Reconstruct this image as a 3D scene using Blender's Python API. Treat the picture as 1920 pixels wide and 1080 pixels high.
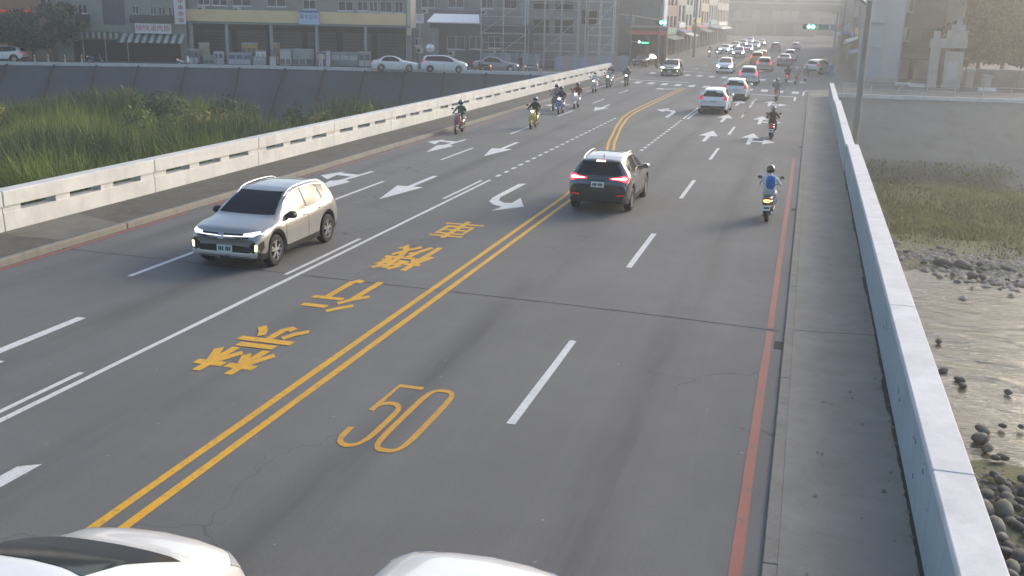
import bpy, bmesh, math, random
import numpy as np
from math import sin, cos, pi, radians, sqrt, atan2, hypot
from mathutils import Vector, Matrix
from mathutils.bvhtree import BVHTree
from mathutils.geometry import delaunay_2d_cdt

random.seed(7)
rng = np.random.default_rng(7)
for o in list(bpy.data.objects):
    bpy.data.objects.remove(o)
scene = bpy.context.scene
col = scene.collection

# ------------------------------------------------------------------ camera
# world: X across the bridge, Y along the road, Z up; the road surface is z = 0
CAM_H, FOCAL, ROLL, VANISH = 5.6, 1900.0, radians(1.3), (1528.0, 38.0)
_d = Vector((VANISH[0] - 960, VANISH[1] - 540, FOCAL)).normalized()
_n = _d.cross(Vector((cos(ROLL), sin(ROLL), 0))).normalized()
_r = _n.cross(_d)
ROT = Matrix((_r, _d, -_n))                      # rows: world axes in camera axes (x right, y down, z forward)
cam_data = bpy.data.cameras.new('camera')
cam_data.sensor_width = 36.0
cam_data.lens = FOCAL / 1920 * 36
cam_data.clip_start, cam_data.clip_end = 0.1, 4000
cam = bpy.data.objects.new('camera', cam_data)
col.objects.link(cam)
cam.matrix_world = Matrix.Translation((0, 0, CAM_H)) @ Matrix((
    (ROT[0][0], -ROT[0][1], -ROT[0][2]), (ROT[1][0], -ROT[1][1], -ROT[1][2]), (ROT[2][0], -ROT[2][1], -ROT[2][2]))).to_4x4()
scene.camera = cam


def ray(px, py):
    return (ROT @ Vector((px - 960, py - 540, FOCAL))).normalized()


def gnd(px, py, z=0.0):
    """point of a horizontal surface at height z seen at a photo pixel"""
    w = ray(px, py)
    t = (z - CAM_H) / w.z
    return Vector((0, 0, CAM_H)) + w * t


def atY(px, py, Y):
    w = ray(px, py)
    return Vector((0, 0, CAM_H)) + w * (Y / w.y)


# ------------------------------------------------------------------ sky, sun, exposure
SUN_AZ, SUN_EL = radians(34), radians(21)       # azimuth from the road direction (+Y) towards +X
world = bpy.data.worlds.new('World')
scene.world = world
world.use_nodes = True
wn, wl = world.node_tree.nodes, world.node_tree.links
wn.clear()
sky = wn.new('ShaderNodeTexSky')
sky.sky_type = 'NISHITA'
sky.sun_disc = False
sky.sun_elevation, sky.sun_rotation = SUN_EL, SUN_AZ
sky.air_density, sky.dust_density, sky.ozone_density = 1.0, 3.2, 1.5
bg = wn.new('ShaderNodeBackground')
bg.inputs['Strength'].default_value = 0.15
wo = wn.new('ShaderNodeOutputWorld')
wl.new(sky.outputs[0], bg.inputs[0])
wl.new(bg.outputs[0], wo.inputs[0])

sun_data = bpy.data.lights.new('sun', 'SUN')
sun_data.energy = 1.0
sun_data.angle = radians(22)
sun_data.color = (1.0, 0.91, 0.78)
sun = bpy.data.objects.new('sun', sun_data)
col.objects.link(sun)
_to_sun = Vector((sin(SUN_AZ) * cos(SUN_EL), cos(SUN_AZ) * cos(SUN_EL), sin(SUN_EL)))
sun.rotation_euler = _to_sun.to_track_quat('Z', 'Y').to_euler()

scene.view_settings.view_transform = 'Standard'
scene.view_settings.look = 'None'
scene.view_settings.exposure = 0.95
scene.view_settings.gamma = 1.0
scene.view_settings.use_curve_mapping = False
scene.cycles.use_denoising = True
scene.cycles.max_bounces = 6
scene.cycles.diffuse_bounces = 3
scene.cycles.glossy_bounces = 3
scene.cycles.transmission_bounces = 4
scene.cycles.volume_bounces = 1
scene.cycles.caustics_reflective = False
scene.cycles.caustics_refractive = False


# ------------------------------------------------------------------ materials
MATS = {}


def srgb(r, g, b):
    f = lambda c: (c / 255 / 12.92) if c / 255 <= 0.04045 else ((c / 255 + 0.055) / 1.055) ** 2.4
    return (f(r), f(g), f(b))


def pm(name, colr, rough=0.6, metal=0.0, var=0.12, scale=4.0, bump=0.0, bscale=None, coat=0.0, spec=0.5, emit=None, estr=0.0, dirt=0.0):
    """plain procedural material: noise-varied base colour, optional bump and blotchy dirt"""
    if name in MATS:
        return MATS[name]
    m = bpy.data.materials.new(name)
    m.use_nodes = True
    nt = m.node_tree
    N, L = nt.nodes, nt.links
    b = N['Principled BSDF']
    b.inputs['Roughness'].default_value = rough
    b.inputs['Metallic'].default_value = metal
    b.inputs['Coat Weight'].default_value = coat
    b.inputs['Coat Roughness'].default_value = 0.03
    b.inputs['Specular IOR Level'].default_value = spec
    b.inputs['Base Color'].default_value = (*colr, 1)
    if var > 0 or dirt > 0 or bump > 0:
        tc = N.new('ShaderNodeTexCoord')
        nz = N.new('ShaderNodeTexNoise')
        nz.inputs['Scale'].default_value = scale
        nz.inputs['Detail'].default_value = 5
        nz.inputs['Roughness'].default_value = 0.65
        L.new(tc.outputs['Object'], nz.inputs['Vector'])
        ramp = N.new('ShaderNodeValToRGB')
        ramp.color_ramp.elements[0].position = 0.3
        ramp.color_ramp.elements[1].position = 0.7
        ramp.color_ramp.elements[0].color = (*[c * (1 - var) for c in colr], 1)
        ramp.color_ramp.elements[1].color = (*[min(1, c * (1 + var * 0.7)) for c in colr], 1)
        L.new(nz.outputs['Fac'], ramp.inputs[0])
        out = ramp.outputs[0]
        if dirt > 0:
            n2 = N.new('ShaderNodeTexNoise')
            n2.inputs['Scale'].default_value = scale * 0.35
            n2.inputs['Detail'].default_value = 8
            n2.inputs['Roughness'].default_value = 0.75
            L.new(tc.outputs['Object'], n2.inputs['Vector'])
            mr = N.new('ShaderNodeMapRange')
            mr.inputs[1].default_value = 0.48
            mr.inputs[2].default_value = 0.72
            mr.inputs[4].default_value = dirt
            L.new(n2.outputs['Fac'], mr.inputs[0])
            mx = N.new('ShaderNodeMix')
            mx.data_type = 'RGBA'
            mx.inputs[7].default_value = (*[c * 0.35 + 0.01 for c in colr], 1)
            L.new(mr.outputs[0], mx.inputs[0])
            L.new(out, mx.inputs[6])
            out = mx.outputs[2]
        L.new(out, b.inputs['Base Color'])
        if bump > 0:
            n3 = N.new('ShaderNodeTexNoise')
            n3.inputs['Scale'].default_value = bscale or scale * 6
            n3.inputs['Detail'].default_value = 4
            L.new(tc.outputs['Object'], n3.inputs['Vector'])
            bp = N.new('ShaderNodeBump')
            bp.inputs['Strength'].default_value = bump
            bp.inputs['Distance'].default_value = 0.02
            L.new(n3.outputs['Fac'], bp.inputs['Height'])
            L.new(bp.outputs[0], b.inputs['Normal'])
    if emit:
        b.inputs['Emission Color'].default_value = (*emit, 1)
        b.inputs['Emission Strength'].default_value = estr
    MATS[name] = m
    return m


def nodes_of(name, rough=0.8, spec=0.3):
    m = bpy.data.materials.new(name)
    m.use_nodes = True
    N, L = m.node_tree.nodes, m.node_tree.links
    b = N['Principled BSDF']
    b.inputs['Roughness'].default_value = rough
    b.inputs['Specular IOR Level'].default_value = spec
    MATS[name] = m
    return m, N, L, b


def noise(N, L, vec, scale, detail=5, rough=0.6, stretch=None):
    if stretch:
        mp = N.new('ShaderNodeMapping')
        mp.inputs['Scale'].default_value = stretch
        L.new(vec, mp.inputs['Vector'])
        vec = mp.outputs[0]
    n = N.new('ShaderNodeTexNoise')
    n.inputs['Scale'].default_value = scale
    n.inputs['Detail'].default_value = detail
    n.inputs['Roughness'].default_value = rough
    L.new(vec, n.inputs['Vector'])
    return n.outputs['Fac']


def maprange(N, L, src, a, b_, c, d):
    r = N.new('ShaderNodeMapRange')
    for i, v in enumerate((a, b_, c, d)):
        r.inputs[i + 1].default_value = v
    L.new(src, r.inputs[0])
    return r.outputs[0]


def mixc(N, L, fac, a, b_, mode='MIX'):
    x = N.new('ShaderNodeMix')
    x.data_type = 'RGBA'
    x.blend_type = mode
    for i, v in ((0, fac), (6, a), (7, b_)):
        if isinstance(v, (int, float)):
            x.inputs[i].default_value = v
        elif isinstance(v, tuple):
            x.inputs[i].default_value = (*v, 1) if len(v) == 3 else v
        else:
            L.new(v, x.inputs[i])
    return x.outputs[2]


def math_(N, L, op, a, b_=None):
    x = N.new('ShaderNodeMath')
    x.operation = op
    for i, v in ((0, a), (1, b_)):
        if v is None:
            continue
        if isinstance(v, (int, float)):
            x.inputs[i].default_value = v
        else:
            L.new(v, x.inputs[i])
    return x.outputs[0]


def bump(N, L, b, h, strength, dist):
    bp = N.new('ShaderNodeBump')
    bp.inputs['Strength'].default_value = strength
    bp.inputs['Distance'].default_value = dist
    L.new(h, bp.inputs['Height'])
    L.new(bp.outputs[0], b.inputs['Normal'])


def asphalt(name, base, streaks=True):
    m, N, L, b = nodes_of(name, 0.82, 0.35)
    pos = N.new('ShaderNodeNewGeometry').outputs['Position']
    big = noise(N, L, pos, 0.18, 4, 0.6)
    mid = noise(N, L, pos, 1.6, 5, 0.65)
    fine = noise(N, L, pos, 55, 3, 0.7)
    c = mixc(N, L, maprange(N, L, big, 0.35, 0.65, 0, 1), tuple(x * 0.84 for x in base), tuple(x * 1.12 for x in base))
    c = mixc(N, L, maprange(N, L, mid, 0.3, 0.7, 0, 0.42), c, tuple(x * 0.72 for x in base))
    c = mixc(N, L, maprange(N, L, fine, 0.42, 0.7, 0, 0.4), c, tuple(min(1, x * 1.8) for x in base))
    if streaks:                                   # oil drip band in the middle of each lane, long along the road
        sx = N.new('ShaderNodeSeparateXYZ')
        L.new(pos, sx.inputs[0])
        ln = math_(N, L, 'PINGPONG', math_(N, L, 'ADD', sx.outputs[0], 0.27), 1.68)
        ln = maprange(N, L, ln, 1.15, 1.68, 0, 1)
        st = noise(N, L, pos, 1.0, 4, 0.6, (0.9, 0.10, 1))
        f = math_(N, L, 'MULTIPLY', ln, maprange(N, L, st, 0.36, 0.62, 0, 0.8))
        c = mixc(N, L, f, c, tuple(x * 0.55 for x in base))
        st2 = noise(N, L, pos, 1.0, 5, 0.7, (3.5, 0.05, 1))
        c = mixc(N, L, maprange(N, L, st2, 0.5, 0.75, 0, 0.25), c, tuple(x * 1.35 for x in base))
        ck = N.new('ShaderNodeTexVoronoi')        # hairline cracks, only in worn areas
        ck.feature = 'DISTANCE_TO_EDGE'
        ck.inputs['Scale'].default_value = 0.33
        wp_ = N.new('ShaderNodeMix')
        wp_.data_type = 'VECTOR'
        wp_.inputs[0].default_value = 0.12
        nzv = N.new('ShaderNodeTexNoise')
        nzv.inputs['Scale'].default_value = 1.3
        L.new(pos, nzv.inputs['Vector'])
        L.new(pos, wp_.inputs[4])
        vm = N.new('ShaderNodeVectorMath')
        vm.operation = 'SCALE'
        vm.inputs[3].default_value = 8.0
        L.new(nzv.outputs['Color'], vm.inputs[0])
        L.new(vm.outputs[0], wp_.inputs[5])
        L.new(wp_.outputs[1], ck.inputs['Vector'])
        cm = noise(N, L, pos, 0.11, 3, 0.5)
        cf = math_(N, L, 'MULTIPLY', maprange(N, L, ck.outputs['Distance'], 0.002, 0.006, 0.75, 0), maprange(N, L, cm, 0.50, 0.60, 0, 1))
        c = mixc(N, L, cf, c, tuple(x * 0.35 for x in base))
        vr = N.new('ShaderNodeTexVoronoi')        # chewing-gum and aggregate specks
        vr.inputs['Scale'].default_value = 2.2
        L.new(pos, vr.inputs['Vector'])
        sp = maprange(N, L, vr.outputs['Distance'], 0.025, 0.05, 0.6, 0)
        c = mixc(N, L, sp, c, tuple(min(1, x * 2.6) for x in base))
    L.new(c, b.inputs['Base Color'])
    bump(N, L, b, fine, 0.35, 0.01)
    return m


def road_paint(name, colr, worn=0.35, sc=3.0):
    m, N, L, b = nodes_of(name, 0.65, 0.4)
    pos = N.new('ShaderNodeNewGeometry').outputs['Position']
    n1 = noise(N, L, pos, sc * 3, 7, 0.75)
    n2 = noise(N, L, pos, 40, 3, 0.7)
    f = math_(N, L, 'ADD', maprange(N, L, n1, 0.5, 0.72, 0, worn), maprange(N, L, n2, 0.52, 0.75, 0, worn * 0.8))
    n3 = noise(N, L, pos, 0.8, 4, 0.6)
    c = mixc(N, L, maprange(N, L, n3, 0.3, 0.7, 0, 0.6), colr, tuple(x * 0.78 for x in colr))
    c = mixc(N, L, f, c, (0.11, 0.108, 0.105))
    L.new(c, b.inputs['Base Color'])
    return m


def concrete(name, base, stain=0.5, sc=1.0, moss=0.0, rough=0.85):
    m, N, L, b = nodes_of(name, rough, 0.3)
    pos = N.new('ShaderNodeNewGeometry').outputs['Position']
    a = noise(N, L, pos, 0.7 * sc, 6, 0.7)
    v = noise(N, L, pos, 2.2 * sc, 6, 0.7, (1, 1, 0.25))
    fine = noise(N, L, pos, 30, 4, 0.7)
    c = mixc(N, L, maprange(N, L, a, 0.3, 0.7, 0, 1), tuple(x * 0.85 for x in base), tuple(min(1, x * 1.1) for x in base))
    c = mixc(N, L, maprange(N, L, v, 0.5, 0.78, 0, stain), c, tuple(x * 0.42 for x in base))
    c = mixc(N, L, maprange(N, L, fine, 0.5, 0.8, 0, 0.25), c, tuple(x * 0.6 for x in base))
    if moss:
        mo = noise(N, L, pos, 1.3 * sc, 6, 0.7)
        c = mixc(N, L, maprange(N, L, mo, 0.52, 0.66, 0, moss), c, (0.05, 0.055, 0.028))
    L.new(c, b.inputs['Base Color'])
    bump(N, L, b, fine, 0.25, 0.01)
    return m


M = {}
M['asphalt'] = asphalt('asphalt', (0.140, 0.138, 0.133))
M['ground'] = asphalt('far_asphalt', (0.13, 0.127, 0.12), False)
M['white_paint'] = road_paint('white_road_paint', (0.68, 0.68, 0.66), 0.45)
M['yellow_paint'] = road_paint('yellow_road_paint', (0.74, 0.39, 0.018), 0.6)
M['yellow_old'] = road_paint('thin_yellow_road_paint', (0.60, 0.31, 0.03), 0.5)
M['red_paint'] = road_paint('red_road_paint', (0.34, 0.11, 0.075), 0.8, 1.6)
M['sidewalk'] = concrete('sidewalk_concrete', (0.27, 0.248, 0.212), 0.3, 1.0, 0.12)
M['sidewalk_l'] = concrete('left_sidewalk_concrete', (0.115, 0.11, 0.095), 0.6, 1.0, 0.6)
M['slab'] = concrete('pale_slab_concrete', (0.17, 0.165, 0.14), 0.5, 1.2, 0.3)
M['kerb'] = concrete('kerb_concrete', (0.25, 0.232, 0.2), 0.5, 2.0, 0.12)
M['rail_white'] = concrete('parapet_white', (0.62, 0.61, 0.59), 0.34, 1.2, 0.0)
M['cap_white'] = concrete('cap_white', (0.66, 0.65, 0.65), 0.22, 2.0, 0.0)
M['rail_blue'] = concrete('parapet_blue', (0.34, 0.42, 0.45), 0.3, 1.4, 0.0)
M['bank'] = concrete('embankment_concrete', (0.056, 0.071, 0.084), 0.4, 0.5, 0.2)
M['bank_edge'] = concrete('bank_kerb', (0.55, 0.56, 0.55), 0.4, 1.0)
M['black'] = pm('black_plastic', (0.012, 0.012, 0.013), 0.55, var=0.15)
M['rubber'] = pm('rubber', (0.014, 0.014, 0.014), 0.8, var=0.2)
M['dark'] = pm('dark_gap', (0.02, 0.02, 0.02), 0.9, var=0.2)
M['steel'] = pm('steel', (0.42, 0.42, 0.42), 0.4, 0.8, var=0.15)
M['alloy'] = pm('alloy', (0.5, 0.5, 0.5), 0.3, 0.85, var=0.08)
M['chrome'] = pm('chrome', (0.7, 0.7, 0.7), 0.12, 1.0, var=0.03)
M['glass'] = pm('tinted_glass', (0.014, 0.018, 0.022), 0.12, var=0.0, spec=0.22)
M['window'] = pm('house_glass', (0.035, 0.045, 0.055), 0.08, var=0.3, spec=0.8)
M['plate'] = pm('plate_white', (0.72, 0.73, 0.72), 0.4, var=0.05)
M['plate_green'] = pm('plate_pale_green', (0.55, 0.68, 0.63), 0.4, var=0.05)
M['plate_ink'] = pm('plate_ink', (0.03, 0.06, 0.06), 0.5, var=0.0)
M['head_on'] = pm('headlamp_lit', (0.9, 0.92, 0.95), 0.2, var=0, emit=(0.92, 0.96, 1.0), estr=9.0)
M['head_dim'] = pm('headlamp_glass', (0.7, 0.72, 0.74), 0.1, var=0, emit=(0.92, 0.96, 1.0), estr=0.55)
M['head_off'] = pm('headlamp_off', (0.55, 0.57, 0.6), 0.08, 0.3, var=0, spec=0.8)
M['drl'] = pm('running_lamp', (0.85, 0.95, 0.5), 0.2, var=0, emit=(0.85, 1.0, 0.35), estr=2.2)
M['drl_white'] = pm('running_lamp_white', (0.9, 0.9, 0.8), 0.2, var=0, emit=(1.0, 1.0, 0.95), estr=0.8)
M['tail_on'] = pm('tail_lamp_lit', (0.5, 0.01, 0.012), 0.2, var=0, emit=(1.0, 0.04, 0.05), estr=1.3)
M['tail_off'] = pm('tail_lamp', (0.35, 0.012, 0.012), 0.12, var=0, emit=(1.0, 0.03, 0.03), estr=0.25)
M['tail_hot'] = pm('tail_lamp_core', (0.9, 0.3, 0.3), 0.2, var=0, emit=(1.0, 0.42, 0.42), estr=3.5)
M['amber_on'] = pm('amber_lamp', (0.9, 0.3, 0.05), 0.2, var=0, emit=(1.0, 0.33, 0.08), estr=3.0)
M['green_on'] = pm('green_signal_lamp', (0.05, 0.8, 0.55), 0.3, var=0, emit=(0.08, 1.0, 0.62), estr=9.0)
M['green_led'] = pm('green_led_panel', (0.05, 0.6, 0.3), 0.3, var=0, emit=(0.05, 1.0, 0.42), estr=1.3)
M['white_led'] = pm('white_led', (0.9, 0.9, 0.9), 0.3, var=0, emit=(0.95, 1.0, 0.98), estr=2.0)


def paint(name, c, metal=0.0, rough=0.28, ior=1.6):
    m_ = pm('car_paint_' + name, c, rough, metal, var=0.05, scale=2, coat=1.0, spec=0.5)
    m_.node_tree.nodes['Principled BSDF'].inputs['Coat IOR'].default_value = ior
    return m_


# ------------------------------------------------------------------ mesh helpers
class MB:
    """collects vertices and faces; build() links ONE mesh object"""

    def __init__(self):
        self.v, self.f, self.m = [], [], []

    def add(self, vs, fs, mi=0):
        k = len(self.v)
        self.v.extend([tuple(p) for p in vs])
        for f in fs:
            self.f.append(tuple(i + k for i in f))
            self.m.append(mi)
        return self

    def box(self, x0, x1, y0, y1, z0, z1, mi=0):
        return self.add([(x0, y0, z0), (x1, y0, z0), (x1, y1, z0), (x0, y1, z0), (x0, y0, z1), (x1, y0, z1), (x1, y1, z1), (x0, y1, z1)],
                        [(0, 3, 2, 1), (4, 5, 6, 7), (0, 1, 5, 4), (1, 2, 6, 5), (2, 3, 7, 6), (3, 0, 4, 7)], mi)

    def bevbox(self, x0, x1, y0, y1, z0, z1, b=0.02, mi=0):
        """box with its vertical and top edges chamfered"""
        P = [(x0 + b, y0), (x1 - b, y0), (x1, y0 + b), (x1, y1 - b), (x1 - b, y1), (x0 + b, y1), (x0, y1 - b), (x0, y0 + b)]
        cx, cy = (x0 + x1) / 2, (y0 + y1) / 2
        vs = [(x, y, z0) for x, y in P] + [(x, y, z1 - b) for x, y in P]
        kx, ky = max(0.01, 1 - 2 * b / max(1e-6, x1 - x0)), max(0.01, 1 - 2 * b / max(1e-6, y1 - y0))
        vs += [(cx + (x - cx) * kx, cy + (y - cy) * ky, z1) for x, y in P]
        fs = [tuple(range(7, -1, -1)), tuple(range(16, 24))]
        for r in (0, 8):
            for i in range(8):
                j = (i + 1) % 8
                fs.append((r + i, r + j, r + 8 + j, r + 8 + i))
        return self.add(vs, fs, mi)

    def prism(self, poly, z0, z1, mi=0):
        n = len(poly)
        a = sum(poly[i][0] * poly[(i + 1) % n][1] - poly[(i + 1) % n][0] * poly[i][1] for i in range(n))
        if a < 0:
            poly = poly[::-1]
        vs = [(x, y, z0) for x, y in poly] + [(x, y, z1) for x, y in poly]
        fs = [tuple(range(n - 1, -1, -1)), tuple(range(n, 2 * n))] + [(i, (i + 1) % n, n + (i + 1) % n, n + i) for i in range(n)]
        return self.add(vs, fs, mi)

    def tube(self, pts, rad, n=8, mi=0, caps=True):
        pts = [Vector(p) for p in pts]
        if isinstance(rad, (int, float)):
            rad = [rad] * len(pts)
        vs, fs = [], []
        prev = None
        for i, p in enumerate(pts):
            t = (pts[min(i + 1, len(pts) - 1)] - pts[max(i - 1, 0)]).normalized()
            if prev is None:
                a = t.cross(Vector((0, 0, 1)))
                if a.length < 1e-3:
                    a = t.cross(Vector((0, 1, 0)))
            else:
                a = prev - t * prev.dot(t)
            a.normalize()
            prev = a
            b = t.cross(a)
            for k in range(n):
                q = 2 * pi * k / n
                vs.append(p + (a * cos(q) + b * sin(q)) * rad[i])
        for i in range(len(pts) - 1):
            for k in range(n):
                j = (k + 1) % n
                fs.append((i * n + k, i * n + j, (i + 1) * n + j, (i + 1) * n + k))
        if caps:
            fs.append(tuple(range(n - 1, -1, -1)))
            fs.append(tuple(range((len(pts) - 1) * n, len(pts) * n)))
        return self.add(vs, fs, mi)

    def lathe_x(self, prof, cx, cy, cz, n=20, mi=0):
        """revolve (x, r) profile round an axis parallel to x"""
        vs, fs = [], []
        for x, r in prof:
            for k in range(n):
                q = 2 * pi * k / n
                vs.append((cx + x, cy + r * cos(q), cz + r * sin(q)))
        for i in range(len(prof) - 1):
            for k in range(n):
                j = (k + 1) % n
                fs.append((i * n + k, i * n + j, (i + 1) * n + j, (i + 1) * n + k))
        return self.add(vs, fs, mi)

    def lathe_z(self, prof, cx, cy, n=16, mi=0):
        vs, fs = [], []
        for z, r in prof:
            for k in range(n):
                q = 2 * pi * k / n
                vs.append((cx + r * cos(q), cy + r * sin(q), z))
        for i in range(len(prof) - 1):
            for k in range(n):
                j = (k + 1) % n
                fs.append((i * n + k, i * n + j, (i + 1) * n + j, (i + 1) * n + k))
        fs.append(tuple(range(n - 1, -1, -1)))
        fs.append(tuple(range((len(prof) - 1) * n, len(prof) * n)))
        return self.add(vs, fs, mi)

    def loft(self, secs, n=14, p=2.6, mi=0, axis='y'):
        """superellipse sections (pos, cx, cz, half width, half height) along y (or z)"""
        vs, fs = [], []
        for s in secs:
            t, cx, cz, hw, hh = s
            for k in range(n):
                q = 2 * pi * k / n
                c, d = cos(q), sin(q)
                x = cx + hw * math.copysign(abs(c) ** (2 / p), c)
                z = cz + hh * math.copysign(abs(d) ** (2 / p), d)
                vs.append((x, t, z) if axis == 'y' else (x, z, t))
        for i in range(len(secs) - 1):
            for k in range(n):
                j = (k + 1) % n
                fs.append((i * n + k, (i + 1) * n + k, (i + 1) * n + j, i * n + j))
        fs.append(tuple(range(n)))
        fs.append(tuple(range(len(secs) * n - 1, (len(secs) - 1) * n - 1, -1)))
        return self.add(vs, fs, mi)

    def mesh(self, name, mats, smooth=None):
        me = bpy.data.meshes.new(name)
        me.from_pydata(self.v, [], self.f)
        for m_ in (mats if isinstance(mats, (list, tuple)) else [mats]):
            me.materials.append(m_)
        if any(self.m):
            me.polygons.foreach_set('material_index', self.m)
        if smooth is not None:
            me.polygons.foreach_set('use_smooth', [True] * len(self.f))
            me.set_sharp_from_angle(angle=radians(smooth))
        me.update()
        return me

    def build(self, name, mats, parent=None, smooth=None, loc=None):
        return link(name, self.mesh(name, mats, smooth), parent, loc)


def link(name, me, parent=None, loc=None):
    o = bpy.data.objects.new(name, me)
    col.objects.link(o)
    if parent is not None:
        o.parent = parent
        ALLCH.setdefault(parent.name, []).append(o)
    if loc is not None:
        o.location = loc
    return o


ALLCH = {}


def tag(o, label, cat, group=None):
    o['label'] = label
    o['category'] = cat
    if group:
        o['group'] = group
    return o


def thing(name, label, cat, loc=(0, 0, 0), rz=0.0, group=None):
    o = bpy.data.objects.new(name, None)
    o.empty_display_size = 0.3
    col.objects.link(o)
    o.location = loc
    o.rotation_euler = (0, 0, rz)
    return tag(o, label, cat, group)


def struct(o):
    o['kind'] = 'structure'
    return o


def copy_tree(o, parent=None):
    c = o.copy()
    col.objects.link(c)
    if parent is not None:
        c.parent = parent
        ALLCH.setdefault(parent.name, []).append(c)
    for ch in ALLCH.get(o.name, []):
        copy_tree(ch, c)
    return c


def recolor(o, table):
    """swap materials on a copied thing at object level (mesh data stays shared)"""
    for ch in ALLCH.get(o.name, []):
        if ch.type == 'MESH':
            for s in ch.material_slots:
                if s.material and s.material.name in table:
                    m_ = table[s.material.name]
                    s.link = 'OBJECT'
                    s.material = m_
        recolor(ch, table)


def text_mesh(body, size, mat, align='CENTER', depth=0.0):
    c = bpy.data.curves.new('lettering', 'FONT')
    c.body = body
    c.size = size
    c.align_x = align
    c.align_y = 'CENTER'
    c.extrude = depth
    c.resolution_u = 2
    o = bpy.data.objects.new('lettering', c)
    col.objects.link(o)
    dg = bpy.context.evaluated_depsgraph_get()
    me = bpy.data.meshes.new_from_object(o.evaluated_get(dg))
    bpy.data.objects.remove(o)
    me.materials.clear()
    me.materials.append(mat)
    return me
# ------------------------------------------------------------------ road, bridge, river
BED = -5.0
XL_KERB, XL_RAIL, XR_KERB, XR_RAIL = -16.6, -18.65, 0.0, 1.62


def sheet(name, poly, z, mat, cut=None):
    bm = bmesh.new()
    f = bm.faces.new([bm.verts.new((x, y, z)) for x, y in poly])
    f.normal_update()
    bmesh.ops.triangulate(bm, faces=[f])
    me = bpy.data.meshes.new(name)
    bmesh.ops.recalc_face_normals(bm, faces=bm.faces)
    if bm.faces and sum(f.normal.z * f.calc_area() for f in bm.faces) < 0:
        bmesh.ops.reverse_faces(bm, faces=bm.faces)
    bm.to_mesh(me)
    bm.free()
    me.materials.append(mat)
    return link(name, me)


road = struct(sheet('road', [(XL_KERB, -14), (XR_KERB, -14), (XR_KERB, 110), (1.5, 120), (1.5, 480), (-18, 480), (-18, 120), (-17.5, 110), (XL_KERB, 88)], 0.0, M['asphalt']))

# bank top line (river side edge of the far bank), left to right
BANK_L = [(-260, 10), (-120, 57), (-90, 71.5), (-69.4, 80.2), (-59.2, 85.0), (-50.1, 88.8), (-31.7, 93.7), (-19.35, 96.6)]
BANK_R = [(2.1, 82.2), (12, 83.6), (30, 86.5), (80, 95), (300, 130)]
far_ground = struct(sheet('far_bank_ground', BANK_L + [(-19.35, 90), (2.1, 82.0)] + BANK_R + [(1400, 1500), (-1400, 1500), (-1400, 10)], -0.02, M['ground']))

# bridge deck below the road (edge beams)
mb = MB()
mb.box(XL_RAIL - 0.75, 2.25, -14, 97.0, -1.0, -0.022)
for y in (8, 38, 68):
    mb.box(XL_RAIL + 0.8, 0.9, y - 0.8, y + 0.8, BED - 0.5, -1.0)
struct(mb.build('bridge_deck', concrete('deck_concrete', (0.2, 0.195, 0.18), 0.5)))


# sidewalks with kerbs
def strip(name, mats, x0, x1, y0, y1, z, parent=None):
    return MB().bevbox(x0, x1, y0, y1, -0.015, z, 0.015).build(name, mats, parent)


sw_r = struct(MB().box(XR_KERB + 0.157, XR_RAIL + 0.02, -14, 88.6, -0.015, 0.045).build('right_sidewalk', M['sidewalk']))
for i, y in enumerate(np.arange(-14, 88, 6.0)):                      # kerb stones
    MB().bevbox(XR_KERB + 0.0, XR_KERB + 0.157, y + 0.006, min(y + 5.99, 88.6), -0.016, 0.048, 0.01).build('kerb_stone', M['kerb'], sw_r)
sw_l = struct(MB().bevbox(XL_RAIL - 0.02, XL_KERB - 0.17, -14, 96.4, -0.015, 0.145, 0.012).build('left_sidewalk', M['sidewalk_l']))
for i, y in enumerate(np.arange(-14, 96, 6.0)):
    MB().bevbox(XL_KERB - 0.167, XL_KERB, y + 0.006, min(y + 5.99, 96.4), -0.016, 0.15, 0.02).build('kerb_stone', M['kerb'], sw_l)
a, b_, c_, d_ = gnd(35, 447, .145), gnd(80, 462, .145), gnd(180, 432, .145), gnd(98, 424, .145)
MB().add([(XL_RAIL + .05, 19.75, .149), (XL_KERB - .2, 19.75, .149), (XL_KERB - .2, 21.9, .149), (XL_RAIL + .05, 22.6, .149)], [(0, 1, 2, 3)]).build('pale_slab', M['slab'], sw_l)
# ragged damp moss line at the foot of the right parapet
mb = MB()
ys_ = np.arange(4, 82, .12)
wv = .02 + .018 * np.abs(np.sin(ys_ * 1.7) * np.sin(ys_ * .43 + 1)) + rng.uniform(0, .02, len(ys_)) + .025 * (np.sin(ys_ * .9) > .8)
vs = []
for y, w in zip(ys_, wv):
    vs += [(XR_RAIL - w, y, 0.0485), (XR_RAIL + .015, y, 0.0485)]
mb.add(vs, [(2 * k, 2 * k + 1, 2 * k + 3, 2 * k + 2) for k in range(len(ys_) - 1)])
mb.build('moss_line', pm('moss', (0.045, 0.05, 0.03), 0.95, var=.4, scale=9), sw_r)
mb = MB()
for i in range(140):                                                 # scattered leaf litter and grit
    y = random.uniform(8, 40)
    x = XR_RAIL - abs(random.gauss(0, .10)) - .02 if random.random() < .75 else random.uniform(.3, 1.5)
    s = random.uniform(.012, .035)
    q = random.uniform(0, 6)
    mb.add([(x + s * cos(q + k * 1.57), y + 1.6 * s * sin(q + k * 1.57), 0.05 + random.uniform(0, .012)) for k in range(4)], [(0, 1, 2, 3)])
o = mb.build('leaf_litter', pm('dry_leaf', (0.19, 0.17, 0.13), 0.9, var=.4, scale=30), sw_r)
o['kind'] = 'stuff'

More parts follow.
